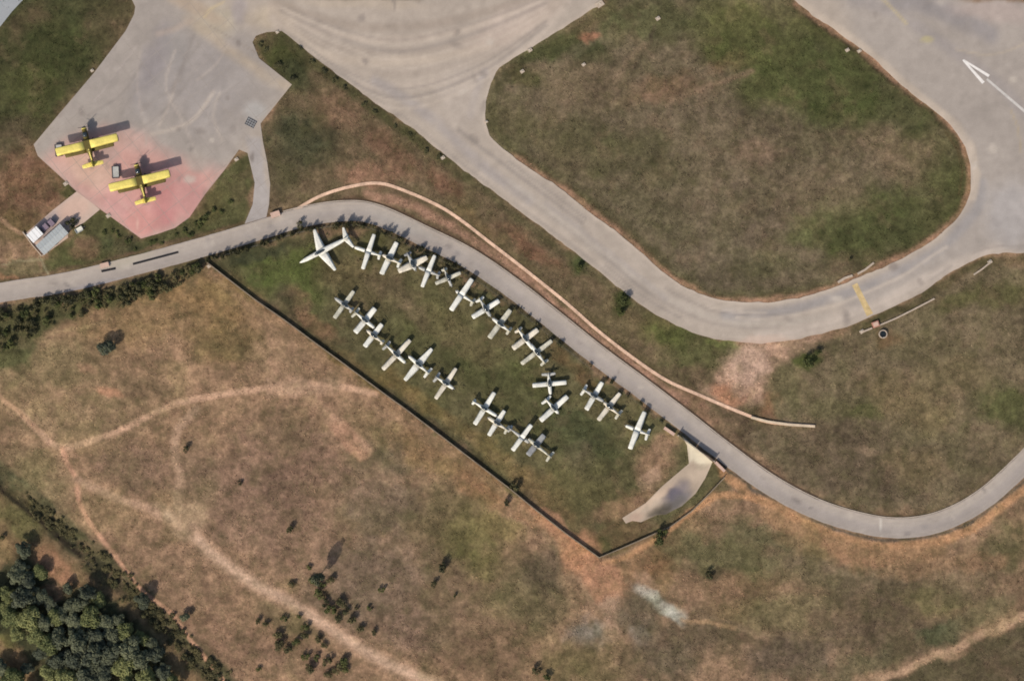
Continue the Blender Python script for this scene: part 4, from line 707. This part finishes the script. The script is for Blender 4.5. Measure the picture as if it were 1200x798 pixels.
# road-side furniture
def culvert(label, x, y, rot, l, w, h):
    root = empty('culvert_headwall', W(x, y, -.1), rot); tag(root, label, 'culvert')
    MB().box((0, 0, h / 2), (l, w, h)).build('block', M['concrete_pink'], root)
    MB().box((0, -w / 2 - .02, h * .45), (l * .7, .06, h * .6)).build('opening', M['dark'], root); MB().box((0, 0, h + .04), (l + .15, w + .15, .07)).build('coping', M['concrete_pink'], root)
culvert('pink concrete culvert block at the road edge below the apron path', 323, 251.5, math.radians(18), 2.6, 1.5, .9)
culvert('pink concrete culvert block at the road edge left of the short drain slot', 123, 311, math.radians(14), 2.4, 1.3, .7)
def drain(label, a, b, w):
    p, q = W(*a, .03), W(*b, .03); v = q - p; root = empty('drain_slot', p, math.atan2(v.y, v.x)); tag(root, label, 'drain', 'dark drain slots in the road')
    L = v.length; fr = MB()
    for s in (-1, 1): fr.box((L / 2, s * w / 2, .03), (L, .08, .06))
    for x in (0, L): fr.box((x, 0, .03), (.08, w, .06))
    fr.build('frame', M['dark'], root); MB().box((L / 2, 0, .008), (L - .1, w - .09, .012)).build('channel', M['tyre'], root)
drain('long dark drain slot in the perimeter road', (156, 309.5), (209, 295.5), .55)
drain('short dark drain slot in the perimeter road', (119, 318), (135.5, 314.5), .6)
root = empty('drain_cover', W(294, 144, .0), math.radians(-28)); tag(root, 'square grey lattice drain cover at the apron corner', 'drain cover')
MB().box((0, 0, .03), (3.0, 2.4, .05)).build('cover_plate', M['greyp'], root); g_ = MB(); [g_.box((x, 0, .07), (.16, 2.3, .04)) for x in (-1.35, -.7, 0, .7, 1.35)]; [g_.box((0, y, .112), (2.9, .14, .04)) for y in (-1, -.35, .35, 1)]; g_.build('bar', M['dark'], root)
root = empty('water_tank', W(1034.5, 391.5, gz1(1034, 391) - .05)); tag(root, 'round concrete water tank with dark water below the taxiway bend', 'tank')
n = 24; rg = [[(r * math.cos(2 * math.pi * i / n), r * math.sin(2 * math.pi * i / n), z) for i in range(n)] for r, z in ((1.25, 0), (1.25, .8), (1.0, .8), (1.0, .3))]
MB().loft(rg, False).build('rim', M['concrete'], root); MB().add([(1.0 * math.cos(2 * math.pi * i / n), 1.0 * math.sin(2 * math.pi * i / n), .45) for i in range(n)], [tuple(range(n))]).build('water', M['water'], root)
MB().tube((.2, -.9, .4), (.2, -.9, 1.0), .06, .06, 8).build('pipe', M['white'], root)
root = empty('valve_box', W(1026, 380, gz1(1026, 380) - .05), .35); tag(root, 'pinkish brick valve box beside the yellow-striped taxiway', 'box')
MB().box((0, 0, .35), (2.0, 1.7, .7)).build('body', M['brick'], root); MB().box((0, 0, .75), (1.5, 1.2, .08)).build('lid', M['concrete_pink'], root)
low_wall('low_wall', 'very short pale low wall left of the brick valve box', [(1012, 388.5), (1022, 384.5)], .35, .5, M['concrete'])
def marker(label, x, y, s=.9, rz=.6):
    root = empty('edge_marker', W(x, y, max(-.1, gz1(x, y))), rz); tag(root, label, 'marker', 'white edge markers around the taxiways')
    MB().box((0, 0, .12), (s, s * .8, .24)).build('base', M['concrete'], root)
    MB().tube((0, 0, .2), (0, 0, .5), .14, .10, 10).build('lamp', M['white'], root); MB().box((0, .25 * s, .3), (s * .8, .05, .3)).build('board', M['white'], root)
for lab, x, y, s in [('white edge marker at the tip of the grass tongue by the apron', 325, 38, 1.0), ('white edge marker at the left tip of the infield', 570, 143, .9), ('white edge marker on the upper left infield edge', 621, 59, 1.3), ('large pale edge marker at the top of the infield', 703, 5, 2.2), ('small pale marker on the green patch inside the infield', 684, 76, 1.1), ('white edge marker inside the top of the infield', 771, 22, 1.3), ('pale edge marker on the upper right infield edge', 1007, 60, 1.2), ('pale marker just inside the upper right infield edge', 993, 59, 1.2), ('white marker at the left curve of the infield', 612, 84, 1.2), ('white round-based marker left of the brick valve box', 1010, 388.5, 1.3), ('white marker at the end of the short wall on the far right', 1160, 307, 1.3), ('pale marker at the left corner of the pink forecourt', 77, 215.5, 1.3), ('pale marker on the lower left edge of the pink apron', 127, 253, 1.3), ('pale marker on the grass above the apron path', 277, 187, 1.2), ('pale marker on the left apron edge by the dark green grass', 108, 83, 1.0), ('pale marker beside the lower taxiway edge among weeds', 519, 185, 1.2), ('small pale marker at the start of the yard wall', 245, 312, 1.2)]:
    marker(lab, x, y, s)

# ------------------------------------------------------------------ vegetation
def crown_mesh(name, R, Hh, clumps, leaves, size, mat, seed, low=.25):
    r = random.Random(seed); mb = MB()
    cs = []
    for i in range(clumps):
        a = r.uniform(0, 2 * math.pi); rr = R * .68 * math.sqrt(r.random()); z = Hh * (low + (1 - low) * (1 - .75 * (rr / R) ** 2) * r.uniform(.55, .92)); cs.append((rr * math.cos(a), rr * math.sin(a), z, R * r.uniform(.26, .44)))
    for i in range(leaves):
        cx, cy, cz, cr_ = cs[i % clumps]
        d = Vector((r.gauss(0, 1), r.gauss(0, 1), r.gauss(.25, .9))).normalized(); p = Vector((cx, cy, cz)) + d * cr_ * r.uniform(.72, 1.06); 
        nrm = (d + Vector((r.gauss(0, .5), r.gauss(0, .5), r.gauss(.2, .5)))).normalized(); a = nrm.orthogonal().normalized(); b = nrm.cross(a); s = size * r.uniform(.6, 1.3)
        th = r.uniform(0, 6.28); a, b = a * math.cos(th) + b * math.sin(th), b * math.cos(th) - a * math.sin(th)
        mb.add([p - a * s * .5, p - b * s * .3, p + a * s * .5, p + b * s * .3], [(0, 1, 2, 3)])
    me = bpy.data.meshes.new(name); me.from_pydata(mb.v, [], mb.f); me.materials.append(mat); me.update(); return me
def trunk_mesh(h, seed):
    r = random.Random(seed); mb = MB(); mb.tube((0, 0, -.3), (.1, .05, h * .45), .2, .13, 8)
    for i in range(5):
        a = i * 1.3 + r.random(); mb.tube((.1, .05, h * .35 + i * .12), (math.cos(a) * h * .25, math.sin(a) * h * .25, h * (.62 + .08 * r.random())), .08, .03, 6)
    me = bpy.data.meshes.new('trunk'); me.from_pydata(mb.v, [], mb.f); me.materials.append(M['trunk']); return me
M['leaflight'] = leaf_mat('light_tree_leaves', (76, 84, 52), (132, 132, 84))
TR = [(crown_mesh('crown', 2.6, 5.2, 13 + i * 2, 2600, .42, M['leaflight' if i == 3 else 'leaf'], 10 + i, .06), trunk_mesh(5.2, i)) for i in range(4)]
def tree(label, x, y, r, group, hs=1.0, i=None):
    i = random.randrange(4) if i is None else i; s = r * S / 2.05
    root = empty('broadleaf_tree', W(x, y, gz1(x, y)), random.uniform(0, 6.28)); root.scale = (s, s, s * hs); tag(root, label, 'tree', group)
    for nm, me_ in (('crown', TR[i][0]), ('trunk', TR[i][1])):
        o = bpy.data.objects.new(nm, me_); C.objects.link(o); o.parent = root
wood = [(22, 672, 10), (38, 680, 10), (12, 695, 9), (30, 700, 12), (48, 698, 9), (15, 722, 11), (38, 722, 12), (55, 728, 9), (45, 745, 10), (60, 752, 10), (105, 692, 9), (98, 706, 8), (75, 722, 9), (90, 728, 11), (108, 722, 11), (125, 728, 10), (75, 745, 11), (95, 748, 12), (115, 745, 12), (135, 742, 10), (150, 736, 9), (155, 755, 12), (135, 762, 12), (112, 768, 12), (90, 770, 12), (70, 772, 10), (62, 787, 9), (80, 793, 11), (102, 791, 12), (125, 786, 12), (148, 780, 12), (168, 773, 11), (184, 764, 9), (172, 793, 11), (190, 785, 10), (203, 797, 8), (150, 800, 10), (5, 782, 9), (18, 790, 10), (32, 785, 7), (8, 800, 9), (120, 806, 12), (60, 812, 12), (-8, 700, 10), (-10, 730, 11), (30, 812, 10), (90, 815, 12), (180, 815, 11)]
wood += [(60, 708, 8), (84, 710, 8), (22, 740, 8), (165, 745, 8), (52, 762, 8), (28, 662, 8), (46, 670, 8), (140, 725, 7), (118, 703, 8), (180, 752, 8), (5, 710, 9), (66, 722, 9)]
for x, y, r in wood: tree('dark leafy tree among the dense wood in the lower left corner', x + random.uniform(-2, 2), y + random.uniform(-2, 2), r * 1.05, 'trees of the wood in the lower left corner', random.uniform(.6, .95))
tree('dark round tree standing alone above the wood in the lower left', 29, 643, 9, None, .8, 0)
tree('small pale-looking tree alone on bare soil right of the wood', 81, 688, 6, None, .8, 1)
tree('dark tree rising from the hedge strip', 168, 702, 9, None, .9, 2)
tree('smaller tree on the field side of the hedge strip', 217, 722, 5, None, .9, 1)
tree('dark lone tree in the brown field left of the yard wall', 126, 407, 9, None, .8, 1)
tree('slim dark tree casting a long shadow above the bush cluster', 374, 676, 7, None, 2.3, 2)
BU = {m: [crown_mesh('bush', 1.2, 1.3, 8, 420, .3, M[m], 40 + i, .1) for i in range(4)] for m in ('leafdark', 'leafgreen', 'leafscrub')}
UG = []
def under(x, y, r, m, hs=1.0):
    UG.append((x, y, r, m, hs))
def build_under(name, label):
    V, F, nv = [], [], 0; cols = []
    for x, y, r, m, hs in UG:
        me_ = BU[m][random.randrange(4)]; v = np.empty(len(me_.vertices) * 3); me_.vertices.foreach_get('co', v); v = v.reshape(-1, 3); f = np.arange(len(v)).reshape(-1, 4)[::2].ravel(); v = v[f]
        s_ = r * S / 1.2; a = random.uniform(0, 6.28); R2 = np.array([[math.cos(a), -math.sin(a)], [math.sin(a), math.cos(a)]]); w = W(x, y, gz1(x, y))
        v[:, :2] = (v[:, :2] * s_ * 1.05) @ R2.T + np.array([w.x, w.y]); v[:, 2] = v[:, 2] * s_ * hs + w.z; V.append(v)
    V = np.concatenate(V); me = bpy.data.meshes.new(name); me.vertices.add(len(V)); me.vertices.foreach_set('co', V.ravel()); n4 = len(V) // 4
    me.loops.add(len(V)); me.loops.foreach_set('vertex_index', np.arange(len(V), dtype=np.int32)); me.polygons.add(n4); me.polygons.foreach_set('loop_start', (np.arange(n4) * 4).astype(np.int32)); me.polygons.foreach_set('loop_total', np.full(n4, 4, np.int32)); me.update(calc_edges=True)
    me.materials.append(M['leafscrub']); o = bpy.data.objects.new(name, me); C.objects.link(o); tag(o, label, 'undergrowth', None, 'stuff')
def bush(label, x, y, r, group=None, m='leafdark', hs=1.0, cat='bush'):
    o = bpy.data.objects.new('bush', random.choice(BU[m])); C.objects.link(o); s = r * S / 1.2
    o.location = W(x, y, gz1(x, y)); o.rotation_euler = (0, 0, random.uniform(0, 6.28)); o.scale = (s, s, s * hs); tag(o, label, cat, group)
for lab, x, y, r, m in [('dark small bush alone beside the looping field trail', 219, 526, 5, 'leafdark'), ('tiny dark bush below the looping field trail', 281, 566, 3.5, 'leafdark'), ('dark small bush on the brown field above the wide dirt track', 340, 621, 6, 'leafdark'), ('dark bush by the bleached scrub in the middle of the south field', 518, 663, 8, 'leafdark'), ('small bush just below the dark bush of the middle south field', 509, 684, 5, 'leafdark'), ('tiny dark shrub in the middle of the bottom field', 533, 697, 3, 'leafdark'), ('dark bush against the outside of the yard wall', 593, 588, 5.5, 'leafdark'), ('dark bush added in place of a shadow inside the yard close to the wall', 603, 571, 7, 'leafdark'), ('green bush outside the bottom corner of the yard by the driveway', 771, 631, 9, 'leafgreen'), ('square green bush growing against the wall below the driveway', 776, 622, 7, 'leafgreen'), ('dark shrub in the lower middle field right of the orange dirt', 831, 673, 6, 'leafdark'), ('green bush beside the pale dirt fan', 947, 424, 8, 'leafgreen'), ('small green bush above the pale dirt fan', 958, 412, 5, 'leafgreen'), ('green bush on the strip beside the taxiway bend', 730, 352, 8, 'leafgreen'), ('green bush below the other one on the strip beside the taxiway bend', 728, 366, 6, 'leafgreen'), ('small green bush on the strip beside the straight taxiway', 679, 314, 5, 'leafgreen'), ('tiny dark shrub at the infield edge above the yellow stripe', 996, 304, 3, 'leafdark'), ('dark bush next to the white trailer', 83, 264, 7, 'leafdark'), ('low dark bush between the long shed and the trailer', 88, 258, 5, 'leafdark'), ('lone dark shrub at the left end of the yard by the road', 353, 264, 6, 'leafdark'), ('small dark bush at the lower left edge of the field', 3, 630, 4, 'leafdark'), ('small shadowed shrub in the bottom field near the bleached soil', 628, 785, 6, 'leafdark'), ('dark shrub at the bottom between bleached patches', 640, 793, 6, 'leafgreen'), ('small dark bush in the left field edge by the dirt trail', 418, 712, 3, 'leafdark')]:  # bush inside the yard by the wall is added where only shadow lies
    bush(lab, x, y, r, None, m, 1.2)
for x, y, r in [(367, 680, 6), (375, 695, 8), (381, 706, 6), (388, 715, 8), (400, 705, 7), (405, 715, 6), (412, 727, 7), (422, 737, 6), (388, 680, 6), (362, 665, 4), (342, 685, 5), (438, 740, 5), (397, 724, 6), (447, 690, 5), (433, 712, 4), (378, 684, 5)]: bush('dark green bush in the cluster above the wide dirt track', x, y, r, 'bushes above the wide dirt track', random.choice(['leafgreen', 'leafscrub', 'leafdark']))
for x, y, r in [(325, 744, 7), (328, 755, 8), (337, 760, 6), (348, 752, 6), (358, 735, 6), (357, 745, 6), (350, 722, 4), (372, 748, 6), (380, 755, 5), (372, 770, 5), (362, 782, 8), (384, 775, 7), (395, 782, 8), (404, 775, 7), (385, 790, 6), (358, 768, 6), (303, 728, 5), (312, 730, 5), (333, 725, 5), (405, 785, 5), (303, 783, 4)]: bush('dark low bush in the scattered group below the wide dirt track', x, y, r, 'bushes below the wide dirt track', random.choice(['leafscrub', 'leafgreen', 'leafdark']))
hl = hedge_line
for i in range(330):
    t = random.random() ** .85; p = hl[int(t * (len(hl) - 1))]; o_ = random.gauss(2, 6.5); q = (p[0] + o_ * .7, p[1] - o_ * .7)
    if q[0] < 25 or q[0] > 285 or q[1] > 815: continue
    if i % 10 > 3: under(q[0], q[1], random.uniform(2.5, 5), 'leafscrub', .6); continue
    bush('low dull green bush in the diagonal hedge strip', q[0], q[1], random.uniform(3, 6.5), 'bushes of the diagonal hedge strip', 'leafscrub' if random.random() < .8 else 'leafdark', .7)
for i in range(190):
    x = random.uniform(-15, 236); yt = np.interp(x, [0, 60, 130, 200, 235], [364, 352, 340, 322, 312]); wdt = np.interp(x, [0, 40, 100, 180, 235], [54, 38, 22, 24, 10])
    if i % 10 > 3: under(x, yt - 1 + random.uniform(0, 1) ** 1.4 * wdt, random.uniform(3, 6), 'leafdark', .9); continue
    bush('dark bush in the scrub along the lower side of the road', x, yt - 1 + random.uniform(0, 1) ** 1.5 * wdt, random.uniform(3, 7.5), 'bushes along the lower side of the road', 'leafdark' if random.random() < .6 else 'leafgreen', 1.1)
for i in range(120):
    x = random.uniform(240, 800) if i > 70 else random.uniform(240, 545); j = min(range(0, len(road_c), 2), key=lambda i_: abs(road_c[i_][0] - x)); p = offset(road_c, 13.5 + random.uniform(0, 4.5))[j]
    if i % 2: under(p[0], p[1], random.uniform(2, 3.6), 'leafdark', 1.3); continue
    bush('dark bush squeezed between the road and the aircraft yard', p[0], p[1], random.uniform(2.2, 4.6), 'bushes between the road and the aircraft', 'leafdark', 2.3 if p[0] < 480 else 1.5)  # heights raised, most at the left, to throw heavier shadows on the road
for i in range(22):
    x = random.uniform(120, 285); y = np.interp(x, [120, 165, 222, 260, 285], [262, 290, 268, 240, 215]) + random.uniform(-3, 10)
    bush('low green bush on the verge between the apron and the road', x, y, random.uniform(2.5, 5), 'bushes between the apron and the road', 'leafgreen', .7)
for x, y, r in [(303, 52, 5), (310, 60, 5), (325, 75, 6), (342, 90, 6), (365, 72, 5), (378, 82, 5), (392, 94, 5), (402, 100, 4), (425, 120, 5), (440, 133, 5), (460, 148, 4), (480, 160, 4), (500, 178, 5), (515, 186, 5), (352, 58, 4)]: bush('low dark bush along the edge of the grass tongue by the taxiway', x + random.uniform(-3, 3), y + random.uniform(-2, 3), r * .9, 'bushes of the grass tongue by the taxiway', 'leafdark', .5)

for cx_, cy_ in SHADE_WEED_SPOTS:
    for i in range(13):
        under(cx_ + random.uniform(-14, 20), cy_ + random.uniform(-20, 12), random.uniform(1.3, 3.0), 'leafdark', .35)  # low weeds added, mostly on each aircraft's shadow side, to enlarge its shadow
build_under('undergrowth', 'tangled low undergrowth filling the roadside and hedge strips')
# grass and weeds: tufts spread over the open ground
def tufts(name, count, seed, mat, keep, smin, smax, hgt):
    r = np.random.default_rng(seed); x = r.uniform(-10, 1210, count); y = r.uniform(-10, 810, count)
    m = ~inside(x, y, taxi_poly) & ~inside(x, y, drive) & (seg_dist(x, y, road_c) > 15) & ~inside(x, y, [(26, 272), (91, 222), (119, 245), (80, 280), (50, 302)]); m &= keep(x, y, r)
    m &= (seg_dist(x, y, trail_c) > 7) & (seg_dist(x, y, north_path) > 3)
    x, y = x[m], y[m]; z = gz(x, y); n = len(x); nb = 5
    V = np.zeros((n, nb, 3, 3)); sz = r.uniform(smin, smax, n)
    for b in range(nb):
        a = r.uniform(0, 6.28, n); wv = r.uniform(.25, .5, n) * sz; dx, dy = np.cos(a), np.sin(a); ox, oy = r.uniform(-.3, .3, n) * sz, r.uniform(-.3, .3, n) * sz
        bx, by = (x - 600) * S + ox, (399 - y) * S + oy
        V[:, b, 0] = np.stack([bx - dy * wv, by + dx * wv, z - .02], 1); V[:, b, 1] = np.stack([bx + dy * wv, by - dx * wv, z - .02], 1)
        V[:, b, 2] = np.stack([bx + dx * sz * .8, by + dy * sz * .8, z + hgt * r.uniform(.4, 1, n)], 1)
    V = V.reshape(-1, 3); me = bpy.data.meshes.new(name); me.vertices.add(len(V)); me.vertices.foreach_set('co', V.ravel()); nt_ = len(V) // 3
    me.loops.add(len(V)); me.loops.foreach_set('vertex_index', np.arange(len(V), dtype=np.int32)); me.polygons.add(nt_); me.polygons.foreach_set('loop_start', (np.arange(nt_) * 3).astype(np.int32)); me.polygons.foreach_set('loop_total', np.full(nt_, 3, np.int32))
    me.update(calc_edges=True)
    me.materials.append(mat)
    # every tuft grows in the colour of the ground cover round it
    X0, Y0 = np.clip(((x + 40) / 2).astype(int), 0, 640) + 8, np.clip(((y + 40) / 2).astype(int), 0, 440) + 8
    cc = gcol.reshape(ny, nx, 3)[Y0, X0] * r.uniform(.75, 1.35, n)[:, None]; set_color(me, np.repeat(cc, nb * 3, 0))
    o = bpy.data.objects.new(name, me); C.objects.link(o); return tag(o, kind='stuff')
M['tuft'] = surf_mat('grass_tufts', 'surface', scales=((.8, .15),), bump=0)
g1 = tufts('grass', 62000, 5, M['tuft'], lambda x, y, r: r.random(len(x)) < sstep((fbm(x, y, 16, 120) - .38) * 5), .2, .5, .22)
g1['label'] = 'dry and green grass tufts over the open ground'; g1['category'] = 'grass'
